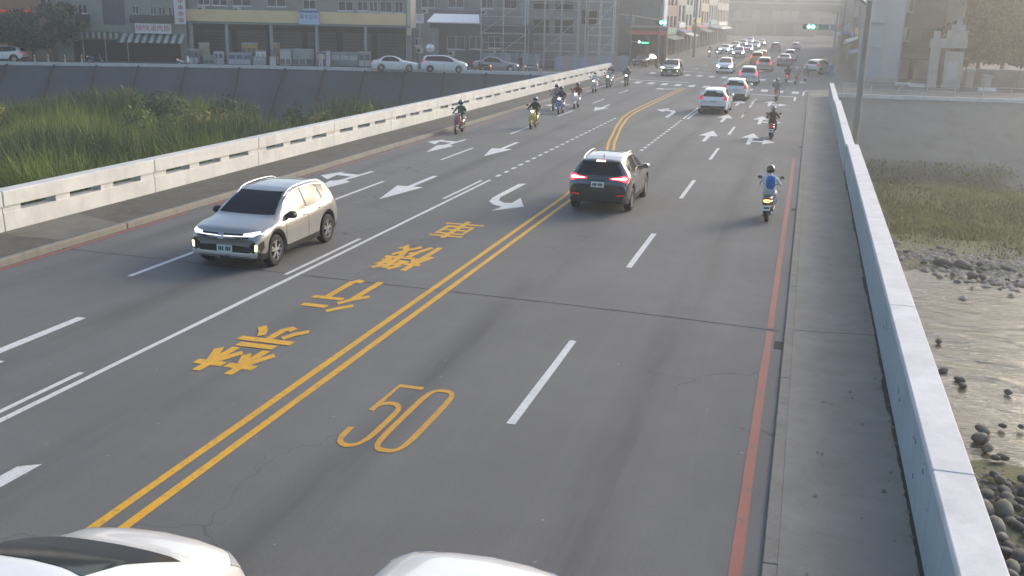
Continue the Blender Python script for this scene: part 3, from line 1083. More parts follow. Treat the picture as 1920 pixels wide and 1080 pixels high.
# ------------------------------------------------------------------ riverside vegetation (blades)
def blades(name, pts, hmin, hmax, wid, mats, lean=.35, seg=3, label=None, cat=None, seed=1):
    r = np.random.default_rng(seed)
    n = len(pts)
    pts = np.asarray(pts)
    h = r.uniform(hmin, hmax, n) * (pts[:, 3] if pts.shape[1] > 3 else 1)
    az = r.uniform(0, 2 * pi, n)
    ln = np.abs(r.normal(0, lean, n)) + .08
    w = wid * r.uniform(.6, 1.4, n)
    fa = az + r.uniform(-.6, .6, n) + pi / 2
    V = np.zeros((n, 2 * seg + 1, 3))
    for s in range(seg + 1):
        t = s / seg
        cx = pts[:, 0] + np.cos(az) * ln * h * t ** 1.8
        cy = pts[:, 1] + np.sin(az) * ln * h * t ** 1.8
        cz = pts[:, 2] + h * (t - .35 * np.minimum(ln, 1) * t ** 2.2)
        ww = w * (1 - t ** 1.5) * .5
        if s < seg:
            V[:, 2 * s] = np.stack([cx + np.cos(fa) * ww, cy + np.sin(fa) * ww, cz], 1)
            V[:, 2 * s + 1] = np.stack([cx - np.cos(fa) * ww, cy - np.sin(fa) * ww, cz], 1)
        else:
            V[:, 2 * s] = np.stack([cx, cy, cz], 1)
    k = 2 * seg + 1
    base = (np.arange(n) * k)[:, None]
    quads = np.concatenate([base + np.array([[2 * s, 2 * s + 1, 2 * s + 3, 2 * s + 2]]) for s in range(seg - 1)]) if seg > 1 else np.zeros((0, 4), int)
    tris = base + np.array([[2 * seg - 2, 2 * seg - 1, 2 * seg]])
    me = bpy.data.meshes.new(name)
    nv, nq, nt_ = n * k, len(quads), len(tris)
    me.vertices.add(nv)
    me.vertices.foreach_set('co', V.reshape(-1))
    me.loops.add(nq * 4 + nt_ * 3)
    me.loops.foreach_set('vertex_index', np.concatenate([quads.reshape(-1), tris.reshape(-1)]).astype(np.int32))
    me.polygons.add(nq + nt_)
    me.polygons.foreach_set('loop_start', np.concatenate([np.arange(nq) * 4, nq * 4 + np.arange(nt_) * 3]).astype(np.int32))
    kind = r.choice(len(mats), n, p=[x[1] for x in mats])
    clump = (np.sin(pts[:, 0] * .23 + 2 * np.sin(pts[:, 1] * .11)) * np.sin(pts[:, 1] * .31 + 1.7) + r.normal(0, .22, n))
    kind = np.where(clump > .42, 1, np.where(clump < -.5, 2, kind)) if len(mats) > 2 else kind
    me.polygons.foreach_set('material_index', np.concatenate([np.tile(kind, seg - 1), kind]).astype(np.int32))
    for mt, _ in mats:
        me.materials.append(mt)
    me.update()
    me.validate()
    o = link(name, me)
    o['kind'] = 'stuff'
    if label:
        tag(o, label, cat)
    return o


def leafmat(name, c, tr=.25):
    m, N, L, b = nodes_of(name, .6, .3)
    pos = N.new('ShaderNodeNewGeometry').outputs['Position']
    n1 = noise(N, L, pos, .5, 4, .6)
    n2 = noise(N, L, pos, 3.0, 3, .6)
    cc = mixc(N, L, maprange(N, L, n1, .3, .7, 0, 1), tuple(x * .7 for x in c), tuple(x * 1.25 for x in c))
    cc = mixc(N, L, maprange(N, L, n2, .4, .7, 0, .5), cc, (c[0] * 1.3, c[1] * 1.05, c[2] * .7))
    L.new(cc, b.inputs['Base Color'])
    if tr:
        t = N.new('ShaderNodeBsdfTranslucent')
        L.new(cc, t.inputs['Color'])
        ms = N.new('ShaderNodeMixShader')
        ms.inputs[0].default_value = tr
        out = N['Material Output']
        L.new(b.outputs[0], ms.inputs[1])
        L.new(t.outputs[0], ms.inputs[2])
        L.new(ms.outputs[0], out.inputs['Surface'])
    return m


G1, G2, G3, G4 = leafmat('reed_green', (0.12, 0.18, 0.04)), leafmat('reed_light', (0.20, 0.245, 0.05)), leafmat('reed_dark', (0.05, 0.085, 0.03)), leafmat('reed_dry', (0.16, 0.15, 0.07))
pts = []
r = rng
while len(pts) < 64000:
    x, y = r.uniform(-112, -21), r.uniform(38, 95)
    # keep to the bed, in front of the revetment
    lim = np.interp(x, [p[0] for p in BANK_L], [p[1] for p in BANK_L]) - 7.4
    if y > lim or y < 36 - (x + 22) * .35:
        continue
    d = sin(x * .21 + 1.1) * sin(y * .19 + .4) + .6 * sin(x * .5 + y * .33) + r.normal(0, .35)
    edge = (lim - y) + 7 * sin(x * .17) - 6
    if d < -.75 or (x > -50 and y > 72 + r.normal(0, 3) and not (-41 < x < -35 and y > 80)) or (x > -34 and r.random() < .75):
        continue
    pts.append((x, y, BED - .1 + .2 * sin(x * .31), .65 + .45 * max(0, min(1, .5 + d * .5))))
blades('reeds', pts, 1.7, 4.0, .13, [(G1, .5), (G2, .22), (G3, .2), (G4, .08)], .38, 3, seed=3)
pts = []
while len(pts) < 30000:                                              # low grass over the near riverbed and the right bar
    if r.random() < .5:
        x, y = r.uniform(2.8, 19), r.uniform(50, 79)
        if sin(x * .6) * sin(y * .4) + r.normal(0, .5) < -.55 or y < 51.5 + 2 * sin(x * .5) + (x - 6) * .15:
            continue
        pts.append((x, y, BED + .0, .45))
    else:
        x, y = r.uniform(-75, -21), r.uniform(30, 90)
        if sin(x * .5) * sin(y * .3) + r.normal(0, .5) < -.1:
            continue
        pts.append((x, y, BED - .05, .8))
q_ = 0
while q_ < 9000:                                                     # grass creeping up the lower half of the right slope
    x = r.uniform(2.4, 20)
    t_ = r.uniform(.66, 1.0)
    if r.random() > (t_ - .60) * 2.4 or sin(x * .7 + t_ * 5) * sin(x * .31) + r.normal(0, .4) < -.5:
        continue
    yb = np.interp(x, [p[0] for p in BANK_R], [p[1] for p in BANK_R])
    pts.append((x, yb - 12.0 * t_, -.03 + (BED - .6) * t_, .3))
    q_ += 1
blades('riverside_grass', pts, .35, .95, .10, [(leafmat('grass_olive', (0.12, 0.145, 0.05)), .5), (leafmat('grass_light', (0.18, 0.195, 0.07)), .3), (leafmat('grass_dark', (0.08, 0.105, 0.04)), .2)], .6, 2, seed=5)
# leafy clumps rising among the reeds
nC = 150
cx = rng.uniform(-104, -24, nC)
cy = np.array([np.interp(x, [p[0] for p in BANK_L], [p[1] for p in BANK_L]) for x in cx]) - 8 - np.abs(rng.normal(0, 16, nC))
cr = rng.uniform(.5, 1.5, nC)
ok = (cy > 40) & ~((cx > -50) & (cy > 74)) & (cy > 36 - (cx + 22) * .35)
ci = rng.choice(np.nonzero(ok)[0], 24000)
dv = rng.normal(0, 1, (24000, 3))
dv /= np.linalg.norm(dv, axis=1)[:, None]
ctr = np.stack([cx[ci], cy[ci], BED + 1.0 + cr[ci] * 1.1], 1) + dv * (cr[ci] * rng.uniform(.4, 1.1, 24000))[:, None]
a_ = rng.normal(0, 1, (24000, 3))
a_ /= np.linalg.norm(a_, axis=1)[:, None]
b2 = np.cross(a_, dv)
b2 /= np.linalg.norm(b2, axis=1)[:, None] + 1e-9
sz = rng.uniform(.10, .26, 24000)[:, None]
V = np.stack([ctr - a_ * sz, ctr + b2 * sz * .5, ctr + a_ * sz, ctr - b2 * sz * .5], 1).reshape(-1, 3)
me = bpy.data.meshes.new('leafy_weeds')
me.from_pydata(V.tolist(), [], (np.arange(24000)[:, None] * 4 + np.arange(4)[None]).tolist())
for mt in (leafmat('weed_bright', (.13, .20, .045)), leafmat('weed_mid', (.085, .14, .04)), leafmat('weed_dark', (.045, .08, .03)), leafmat('weed_yellow', (.20, .20, .06))):
    me.materials.append(mt)
me.polygons.foreach_set('material_index', (ci % 4).astype(np.int32))
link('leafy_weeds', me)['kind'] = 'stuff'
# loose stones at the foot of the left bank
for i in range(24):
    x = random.uniform(-58, -21)
    y = random.uniform(45, 62)
    stone(x, y, BED + .05, random.uniform(.2, .5), 'boulder')
# ------------------------------------------------------------------ cars
def interp(keys, u):
    return float(np.interp(u, [k[0] for k in keys], [k[1] for k in keys]))


def smooth_interp(keys, us, sig=.045):
    us = np.asarray(us)
    x = np.array([k[0] for k in keys])
    y = np.array([k[1] for k in keys])
    acc = 0
    ws = (-2, -1, 0, 1, 2)
    g_ = [.06, .24, .4, .24, .06]
    for w_, g0 in zip(ws, g_):
        acc = acc + g0 * np.interp(np.clip(us + w_ * sig, x[0], x[-1]), x, y)
    return acc


class Shell:
    """lofted car body; u = distance behind the front bumper, the car looks along +y, origin on the ground at mid length"""

    def __init__(self, S):
        self.S = S
        L_, Wd = S['L'], S['W'] / 2
        us = list(np.linspace(0, .3, 9)) + list(np.arange(.36, L_ - .33, .06)) + list(np.linspace(L_ - .3, L_, 9))
        zt, zb, wt, zs = (smooth_interp(S[k], us) for k in ('top', 'belt', 'wtop', 'sill'))
        Rw = S['R']
        rows = []
        for i, u in enumerate(us):
            e = max(0, 1 - u / .75, 1 - (L_ - u) / .6)
            ws = Wd * (1 - .09 * e ** 2.5)
            Z0, ZB, ZT = zs[i], zb[i], zt[i]
            WT = wt[i] * Wd
            te = max(ZB + .004, ZT - .045)
            P = [[0, Z0 + .02], [ws * .80, Z0], [ws * .955, Z0 + .012], [ws * .985, Z0 + S.get('cladh', .13)], [ws, Z0 + (ZB - Z0) * .45], [ws * .997, Z0 + (ZB - Z0) * .72],
                 [ws * .978, ZB - .05 * min(1, (ZB - Z0) / .5)], [ws * .945, ZB]]
            for t in (.35, .72):
                P.append([ws * .945 + (WT - ws * .945) * (t - .06 * sin(pi * t)), ZB + (te - ZB) * t])
            P += [[WT, te], [WT * .9, te + (ZT - te) * .62], [WT * .5, ZT], [0, ZT + .006]]
            for uw in (S['fo'], S['fo'] + S['wb']):
                d = abs(u - uw)
                Ra = Rw + .055
                if d < Ra + .10:
                    za = Rw + sqrt(max(0, Ra * Ra - d * d)) if d < Ra else 0
                    if d < Ra:
                        P[1] = [ws * .60, max(P[1][1], za)]
                        P[2][1] = max(P[2][1], za)
                        P[0][1] = max(P[0][1], Z0 + .06)
                    zc = Rw + sqrt(max(0, (Ra + .075) ** 2 - d * d)) if d < Ra + .075 else 0
                    P[3][1] = max(P[3][1], zc)
                    P[3][0] = ws * (.985 + (.012 if zc > Z0 + .13 else 0))
                    for k, ex in ((4, .035), (5, .07), (6, .10)):
                        if zc:
                            P[k][1] = max(P[k][1], min(P[3][1] + ex, ZB - (.03 if k == 4 else .02 if k == 5 else .008)))
            cur = S.get('curv', .16)
            f = max(0, 1 - u / .9) ** 1.3
            r_ = max(0, 1 - (L_ - u) / .9) ** 1.3
            ring = []
            for x, z in P:
                q = (x / Wd) ** 2
                y = L_ / 2 - u - cur * f * q + cur * .7 * r_ * q
                ring.append((x, y, z))
            rows.append(ring)
        n = len(rows[0])
        V, F, T = [], [], []
        for ring in rows:
            V += ring + [(-x, y, z) for x, y, z in ring[1:-1]]
        k = n + n - 2
        idx = lambda i, j: i * k + j
        loop = list(range(n)) + [n + j for j in range(n - 3, -1, -1)]       # round the section
        jj = list(range(n - 1)) + list(range(n - 2, -1, -1))                # row number of each strip
        for i in range(len(rows) - 1):
            for a in range(len(loop)):
                b_ = (a + 1) % len(loop)
                F.append((idx(i, loop[a]), idx(i, loop[b_]), idx(i + 1, loop[b_]), idx(i + 1, loop[a])))
                T.append(jj[a])
        for i, rev in ((0, True), (len(rows) - 1, False)):                  # end caps as horizontal strips
            for j in range(n - 1):
                R_ = idx(i, j), idx(i, j + 1)
                Lf = (idx(i, 0) if j == 0 else idx(i, n + j - 1)), (idx(i, n - 1) if j + 1 == n - 1 else idx(i, n + j))
                q = [R_[0], R_[1], Lf[1], Lf[0]]
                q = [v for a, v in enumerate(q) if v not in q[:a]]
                if len(q) >= 3:
                    F.append(tuple(q[::-1] if rev else q))
                    T.append(20)
        self.V, self.F, self.T = V, F, T
        self.bvh = BVHTree.FromPolygons([Vector(v) for v in V], F)

    def part(self, rows):
        mb = MB()
        used = {}
        fs = []
        for f, t in zip(self.F, self.T):
            if t in rows:
                q = []
                for v in f:
                    if v not in used:
                        used[v] = len(used)
                    q.append(used[v])
                fs.append(tuple(q))
        vs = [None] * len(used)
        for a, b_ in used.items():
            vs[b_] = self.V[a]
        return mb.add(vs, fs)

    def decal(self, poly, view, off=.006, grid=.085, skirt=.02):
        """thin plate with the outline poly (2-D, seen from 'front', 'rear', 'left', 'right' or 'top') laid on the body"""
        n = len(poly)
        pts = []
        for i in range(n):
            a, b_ = Vector(poly[i]), Vector(poly[(i + 1) % n])
            m_ = max(1, int((b_ - a).length / grid))
            pts += [a + (b_ - a) * (k / m_) for k in range(m_)]
        nb = len(pts)
        x0, x1 = min(p.x for p in pts), max(p.x for p in pts)
        y0, y1 = min(p.y for p in pts), max(p.y for p in pts)

        def inside(p):
            c = False
            for i in range(nb):
                a, b_ = pts[i], pts[i - 1]
                if (a.y > p.y) != (b_.y > p.y) and p.x < (b_.x - a.x) * (p.y - a.y) / (b_.y - a.y) + a.x:
                    c = not c
            return c
        inner = []
        gx_ = np.arange(x0 + grid / 2, x1, grid)
        for xx in gx_:
            for yy in np.arange(y0 + grid / 2, y1, grid):
                p = Vector((xx, yy))
                if inside(p) and min((p - q).length for q in pts) > grid * .4:
                    inner.append(p)
        vs2, _, fs, *_ = delaunay_2d_cdt(pts + inner, [(i, (i + 1) % nb) for i in range(nb)], [list(range(nb))], 1, 1e-5)
        dirs = {'front': Vector((0, -1, 0)), 'rear': Vector((0, 1, 0)), 'right': Vector((-1, 0, 0)), 'left': Vector((1, 0, 0)), 'top': Vector((0, 0, -1))}
        d = dirs[view]
        out, nrm = [], []
        for p in vs2:
            if view in ('front', 'rear'):
                o_ = Vector((p.x, 0, p.y)) - d * 6
            elif view in ('left', 'right'):
                o_ = Vector((0, p.x, p.y)) - d * 6
            else:
                o_ = Vector((p.x, p.y, 6))
            h = self.bvh.ray_cast(o_, d)
            if h[0] is None:
                q = o_ + d * 6
                h = self.bvh.find_nearest(q)
            nn = h[1] if h[1].dot(d) < 0 else -h[1]
            out.append(h[0])
            nrm.append(nn)
        nv = len(out)
        top = [p + q * off for p, q in zip(out, nrm)]
        low = [p - q * skirt for p, q in zip(out, nrm)]
        F = []
        for f in fs:
            a, b_, c = [Vector(top[i]) for i in f[:3]]
            nn = (b_ - a).cross(c - a)
            F.append(tuple(f) if nn.dot(d) < 0 else tuple(reversed(f)))
        edge = {}
        for f in F:
            for i in range(len(f)):
                e = (f[i], f[(i + 1) % len(f)])
                if (e[1], e[0]) in edge:
                    del edge[(e[1], e[0])]
                else:
                    edge[e] = 1
        SK = [(b_, a, nv + a, nv + b_) for a, b_ in edge]
        return MB().add(top + low, F + SK)


def wheel_parts(parent, x, y, R, wd, style, rim_mat):
    s = 1 if x > 0 else -1
    key = (round(R, 3), wd, style, s)
    if key not in WHEELS:
        t = MB().lathe_x([(-wd / 2, R * .66), (-wd / 2 * .98, R * .90), (-wd * .36, R * .985), (wd * .0, R), (wd * .36, R * .985), (wd / 2 * .98, R * .90), (wd / 2, R * .66)], 0, 0, 0, 28)
        tm = t.mesh('tyre', M['rubber'], 40)
        r_ = MB()
        xo = s * wd * .42
        r_.lathe_x([(-s * wd * .45, R * .68), (s * wd * .46, R * .69), (s * wd * .47, R * .63), (s * wd * .30, R * .60)], 0, 0, 0, 28)
        r_.lathe_x([(s * wd * .12, R * .62), (s * wd * .10, 0.002)], 0, 0, 0, 20, 1)
        r_.lathe_x([(s * wd * .20, R * .17), (s * wd * .44, R * .15), (s * wd * .47, .001)], 0, 0, 0, 12)
        ns = 5 if style == 'five' else 7
        for k in range(ns):
            for dk in ((-.17, .17) if style == 'five' else (0,)):
                q = 2 * pi * k / ns + .3
                q1, q2 = q + dk * .5, q + dk * 1.25
                w1, w2 = R * .065, R * .05
                a = Vector((0, cos(q1), sin(q1))) * R * .12
                b_ = Vector((0, cos(q2), sin(q2))) * R * .63
                t_ = Vector((0, -sin(q1), cos(q1)))
                X = Vector((1, 0, 0))
                r_.add([a - t_ * w1 + X * xo, a + t_ * w1 + X * xo, b_ + t_ * w2 + X * xo * .95, b_ - t_ * w2 + X * xo * .95,
                        a - t_ * w1 + X * xo * .6, a + t_ * w1 + X * xo * .6, b_ + t_ * w2 + X * xo * .6, b_ - t_ * w2 + X * xo * .6],
                       [(0, 1, 2, 3), (0, 3, 7, 4), (1, 5, 6, 2), (3, 2, 6, 7), (0, 4, 5, 1)])
        rm = r_.mesh('rim', [rim_mat, M['dark']], 30)
        WHEELS[key] = (tm, rm)
    tm, rm = WHEELS[key]
    w = link('wheel', tm, parent, (x, y, R))
    w.rotation_euler = (random.uniform(0, 6), 0, 0)
    link('rim', rm, w)
    return w


WHEELS = {}


def mirror(poly):
    return [(-x, y) for x, y in poly]


def make_car(name, label, S, body_mat, group=None):
    sh = Shell(S)
    t = thing(name, label, S.get('cat', 'car'), group=group)
    L_, Wd = S['L'], S['W'] / 2
    Y = lambda u: L_ / 2 - u
    clad = S.get('clad', False)
    body = sh.part([3, 4, 5, 6, 7, 8, 9, 10, 11, 12, 20] + ([] if clad else [2]))
    bo = body.build('body', body_mat, t, smooth=38)
    sh.part([0, 1] + ([2] if clad else [])).build('cladding' if clad else 'underbody', M['black'], t, smooth=40)
    D = lambda nm, poly, view, mat, par=None, off=.006, grid=.085: sh.decal(poly, view, off, grid).build(nm, mat, par or t, smooth=35)
    for x in (-1, 1):
        for u in (S['fo'], S['fo'] + S['wb']):
            wheel_parts(t, x * (Wd - .115), Y(u), S['R'], .215, S.get('rim', 'five'), S.get('rim_mat', M['alloy']))
    D('windshield', S['wind'], 'front', M['glass'], grid=.12)
    D('rear_window', S['rearwin'], 'rear', M['glass'], grid=.12)
    us_ = [p[0] for poly in S['sidewin'] for p in poly]
    trim = ([S['sidewin'][0][0]] + [p for p in S['sidewin'][0][1:-1]] + [p for q in S['sidewin'][1:] for p in q[1:-1]] + [S['sidewin'][-1][-1]])
    zc_ = sum(p[1] for p in trim) / len(trim)
    uc_ = sum(p[0] for p in trim) / len(trim)
    trim = [(Y(uc_ + (u - uc_) * 1.035), zc_ + (z - zc_) * 1.10) for u, z in trim]
    for v in ('left', 'right'):
        D('window_trim', trim, v, M['black'], off=.003, grid=.13)
    for poly in S['sidewin']:
        p2 = [(Y(u), z) for u, z in poly]
        for v in ('left', 'right'):
            D('side_window', p2, v, M['glass'], grid=.13)
    for nm, poly, view, mat, off in S.get('plates', []):
        o = D(nm, poly, view, mat, off=off)
        if S.get('both', {}).get(nm):
            D(nm, mirror(poly), view, mat, off=off)
    # door seams and handles
    for u0, u1, z0, z1 in S.get('seams', []):
        for v in ('left', 'right'):
            D('door_seam', [(Y(u0) - .007, z0), (Y(u0) + .007, z0), (Y(u1) + .007, z1), (Y(u1) - .007, z1)], v, M['dark'], off=.0025, grid=.12)
    for u, z in S.get('handles', []):
        for v in ('left', 'right'):
            D('door_handle', [(Y(u) - .09, z - .015), (Y(u) + .09, z - .012), (Y(u) + .09, z + .018), (Y(u) - .09, z + .015)], v, S.get('handle_mat', body_mat), off=.02, grid=.1)
    # mirrors
    um, zm = S.get('mirror', (1.5, 1.0))
    for s in (-1, 1):
        mb = MB()
        x0 = Wd * .90
        mb.loft([(Y(um) - .10, s * (x0 + .13), zm + .02, .09, .065), (Y(um) - .02, s * (x0 + .14), zm + .02, .115, .085), (Y(um) + .08, s * (x0 + .13), zm + .015, .10, .07), (Y(um) + .13, s * (x0 + .10), zm, .04, .03)], 12, 2.6)
        mb.box(min(s * (x0 - .06), s * (x0 + .08)), max(s * (x0 - .06), s * (x0 + .08)), Y(um) - .01, Y(um) + .06, zm - .05, zm - .015)
        mo = mb.build('mirror', S.get('mirror_mat', M['black']), t, smooth=40)
    if S.get('rails'):
        u0, u1, xr, zr = S['rails']
        for s in (-1, 1):
            pts = []
            for k in range(9):
                q = k / 8
                u = u0 + (u1 - u0) * q
                h = sh.bvh.ray_cast(Vector((s * xr, Y(u), 4)), Vector((0, 0, -1)))
                zz = h[0].z if h[0] else zr
                pts.append((s * xr, Y(u), zz + (.0 if k in (0, 8) else .045)))
            MB().tube(pts, .017, 6).build('roof_rail', S.get('rail_mat', M['chrome']), t, smooth=60)
    if S.get('antenna'):
        u = S['antenna']
        h = sh.bvh.ray_cast(Vector((0, Y(u), 4)), Vector((0, 0, -1)))
        MB().add([(-.02, Y(u) + .06, h[0].z), (.02, Y(u) + .06, h[0].z), (.02, Y(u) - .06, h[0].z), (-.02, Y(u) - .06, h[0].z), (0, Y(u) - .05, h[0].z + .07)],
                 [(0, 1, 4), (1, 2, 4), (2, 3, 4), (3, 0, 4)]).build('antenna_fin', S.get('handle_mat', body_mat), t)
    # number plates with blurred characters
    for view, z, mat in S.get('regplates', []):
        d = Vector((0, -1, 0)) if view == 'front' else Vector((0, 1, 0))
        h = sh.bvh.ray_cast(Vector((0, 0, z)) - d * 6, d)
        yy = h[0].y - d.y * .012
        mb = MB().box(-.19, .19, min(yy, yy - d.y * .012), max(yy, yy - d.y * .012), z - .08, z + .08)
        po = mb.build('number_plate', mat, t)
        mb = MB()
        xs = -.15
        for k in range(7):
            if k != 3:
                w_ = .034
                yk = yy - d.y * .0145
                q = [(xs, yk, z - .045), (xs + w_, yk, z - .045), (xs + w_, yk, z + .045), (xs, yk, z + .045)]
                mb.add(q, [(0, 1, 2, 3) if d.y > 0 else (3, 2, 1, 0)][::1])
            xs += .044
        mb.build('plate_characters', M['plate_ink'], po)['kind'] = 'stuff'
    return t


def place(o, x, y, rz, label=None, group=None, z=0.0):
    o.location = (x, y, z)
    o.rotation_euler = (0, 0, rz)
    if label:
        o['label'] = label
    if group:
        o['group'] = group
    return o


silver = paint('champagne_silver', (0.33, 0.325, 0.315), .45, .3, 1.45)
darkgrey = paint('graphite', (0.030, 0.032, 0.035), .3, .25, 2.0)
white = paint('white', (0.72, 0.72, 0.72), 0, .3)
# --- compact crossover (oncoming, in front)
S1 = dict(L=4.24, W=1.82, R=.355, fo=.84, wb=2.59, cat='car', clad=True, cladh=.15, rim='five', curv=.20,
          top=[(0, .70), (.04, .80), (.10, .875), (.22, .93), (.55, .985), (1.0, 1.05), (1.12, 1.09), (1.55, 1.34), (1.88, 1.49), (2.15, 1.55), (2.6, 1.575), (3.1, 1.57), (3.55, 1.535), (3.82, 1.49), (3.90, 1.42), (4.06, 1.18), (4.12, 1.07), (4.18, .98), (4.22, .88), (4.24, .72)],
          belt=[(0, .62), (.10, .78), (.3, .87), (.6, .92), (1.05, .965), (1.6, .985), (2.6, 1.02), (3.3, 1.07), (3.7, 1.12), (3.9, 1.08), (4.1, .98), (4.24, .66)],
          wtop=[(0, .80), (.3, .84), (1.0, .82), (1.3, .82), (1.9, .71), (2.6, .71), (3.4, .70), (3.8, .68), (4.05, .75), (4.24, .80)],
          sill=[(0, .30), (.15, .24), (.5, .22), (3.7, .24), (4.1, .29), (4.24, .36)],
          wind=[(-.70, 1.085), (.70, 1.085), (.67, 1.16), (.55, 1.485), (-.55, 1.485), (-.67, 1.16)],
          rearwin=[(-.60, 1.10), (.60, 1.10), (.52, 1.40), (-.52, 1.40)],
          sidewin=[[(1.42, 1.03), (1.60, 1.17), (1.98, 1.42), (2.36, 1.50), (2.36, 1.045)], [(2.43, 1.045), (2.43, 1.50), (2.85, 1.50), (3.12, 1.48), (3.22, 1.10)], [(3.29, 1.12), (3.20, 1.47), (3.50, 1.43), (3.66, 1.24), (3.62, 1.18)]],
          rails=(1.75, 3.65, .60, 1.56), rail_mat=M['chrome'], mirror=(1.50, 1.03), rim_mat=M['alloy'],
          seams=[(1.30, 1.34, .36, 1.0), (2.40, 2.40, .34, 1.03), (3.18, 3.30, .75, 1.08)], handles=[(2.22, .93), (3.05, .96)],
          regplates=[('front', .47, M['plate_green']), ('rear', .80, M['plate'])],
          plates=[('grille', [(-.62, .735), (.62, .735), (.66, .83), (-.66, .83)], 'front', M['black'], .010),
                  ('light_bar', [(-.60, .772), (.60, .772), (.60, .789), (-.60, .789)], 'front', M['drl_white'], .016),
                  ('badge', [(-.065, .74), (.065, .74), (.075, .79), (.05, .85), (-.05, .85), (-.075, .79)], 'front', M['steel'], .022),
                  ('headlight', [(.50, .775), (.70, .77), (.86, .805), (.87, .865), (.74, .868), (.50, .835)], 'front', M['head_dim'], .014),
                  ('lower_intake', [(-.60, .40), (.60, .40), (.72, .475), (.66, .53), (.30, .55), (-.30, .55), (-.66, .53), (-.72, .475)], 'front', M['black'], .008),
                  ('fog_surround', [(.60, .48), (.70, .40), (.84, .42), (.875, .52), (.87, .66), (.74, .66), (.62, .58)], 'front', M['black'], .011),
                  ('running_light', [(.745, .455), (.79, .46), (.80, .60), (.755, .60)], 'front', M['drl'], .020),
                  ('bumper_lip', [(-.62, .315), (.62, .315), (.80, .385), (.70, .385), (.56, .355), (-.56, .355), (-.70, .385), (-.80, .385)], 'front', silver, .012),
                  ('skid_plate', [(-.60, .24), (.60, .24), (.64, .31), (-.64, .31)], 'front', M['black'], .008),
                  ('tail_light', [(.42, .92), (.84, .90), (.86, 1.0), (.78, 1.03), (.42, .99)], 'rear', M['tail_off'], .012),
                  ('rear_bumper', [(-.78, .38), (.78, .38), (.82, .56), (-.82, .56)], 'rear', M['black'], .008)],
          both=dict(headlight=1, fog_surround=1, running_light=1, tail_light=1))
car_front = make_car('crossover_car', 'silver crossover with chrome roof rails and lit front lamps on oncoming lane', S1, silver)
place(car_front, -12.02, 21.15, pi)

# --- dark crossover seen from behind
S2 = dict(L=4.46, W=1.83, R=.345, fo=.92, wb=2.64, cat='car', clad=True, cladh=.17, rim='seven', curv=.17,
          top=[(0, .72), (.05, .85), (.14, .94), (.3, 1.0), (.7, 1.05), (1.1, 1.10), (1.2, 1.13), (1.7, 1.42), (2.0, 1.55), (2.4, 1.61), (2.9, 1.62), (3.5, 1.585), (3.95, 1.53), (4.06, 1.48), (4.22, 1.20), (4.30, 1.10), (4.40, 1.04), (4.44, .95), (4.46, .80)],
          belt=[(0, .64), (.12, .82), (.35, .92), (1.1, 1.0), (2.6, 1.05), (3.6, 1.10), (4.0, 1.12), (4.2, 1.07), (4.35, 1.0), (4.46, .72)],
          wtop=[(0, .80), (.3, .84), (1.1, .82), (1.4, .79), (2.0, .67), (2.8, .67), (3.6, .66), (4.0, .64), (4.25, .72), (4.46, .82)],
          sill=[(0, .30), (.15, .25), (.5, .23), (3.9, .25), (4.3, .30), (4.46, .36)],
          wind=[(-.70, 1.13), (.70, 1.13), (.53, 1.55), (-.53, 1.55)],
          rearwin=[(-.66, 1.115), (.66, 1.115), (.62, 1.27), (.53, 1.475), (-.53, 1.475), (-.62, 1.27)],
          sidewin=[[(1.52, 1.08), (1.72, 1.24), (2.08, 1.48), (2.45, 1.54), (2.45, 1.09)], [(2.52, 1.09), (2.52, 1.545), (3.1, 1.54), (3.36, 1.50), (3.42, 1.13)], [(3.49, 1.14), (3.44, 1.49), (3.72, 1.43), (3.86, 1.26)]],
          rails=(1.95, 3.8, .57, 1.62), rail_mat=M['alloy'], mirror=(1.62, 1.08), antenna=3.55, mirror_mat=darkgrey, handle_mat=darkgrey,
          seams=[(2.49, 2.49, .36, 1.07), (3.40, 3.46, .8, 1.10)], handles=[(2.30, .98), (3.22, 1.01)],
          regplates=[('rear', .86, M['plate']), ('front', .5, M['plate'])],
          plates=[('grille', [(-.55, .45), (.55, .45), (.62, .78), (-.62, .78)], 'front', M['black'], .008),
                  ('headlight', [(.50, .80), (.84, .84), (.86, .92), (.70, .93), (.50, .86)], 'front', M['head_on'], .012),
                  ('tail_light', [(.34, 1.015), (.60, .995), (.80, .93), (.87, .97), (.875, 1.07), (.74, 1.115), (.56, 1.07), (.34, 1.05)], 'rear', M['tail_on'], .014),
                  ('tail_core', [(.40, 1.025), (.62, 1.012), (.78, .985), (.83, 1.03), (.74, 1.07), (.58, 1.045), (.40, 1.04)], 'rear', M['tail_hot'], .018),
                  ('brake_light', [(-.14, 1.478), (.14, 1.478), (.13, 1.505), (-.13, 1.505)], 'rear', M['tail_hot'], .016),
                  ('rear_bumper', [(-.80, .37), (.80, .37), (.84, .60), (.62, .66), (-.62, .66), (-.84, .60)], 'rear', M['black'], .008),
                  ('reflector', [(.56, .53), (.76, .55), (.77, .58), (.56, .56)], 'rear', M['tail_off'], .014),
                  ('tailgate_trim', [(-.34, .965), (.34, .965), (.33, .99), (-.33, .99)], 'rear', M['black'], .012)],
          both=dict(headlight=1, tail_light=1, tail_core=1, reflector=1))
car_dark = make_car('crossover_car', 'dark grey crossover with lit brake lamps beside the yellow centre line', S2, darkgrey)
place(car_dark, -5.62, 30.95, 0)

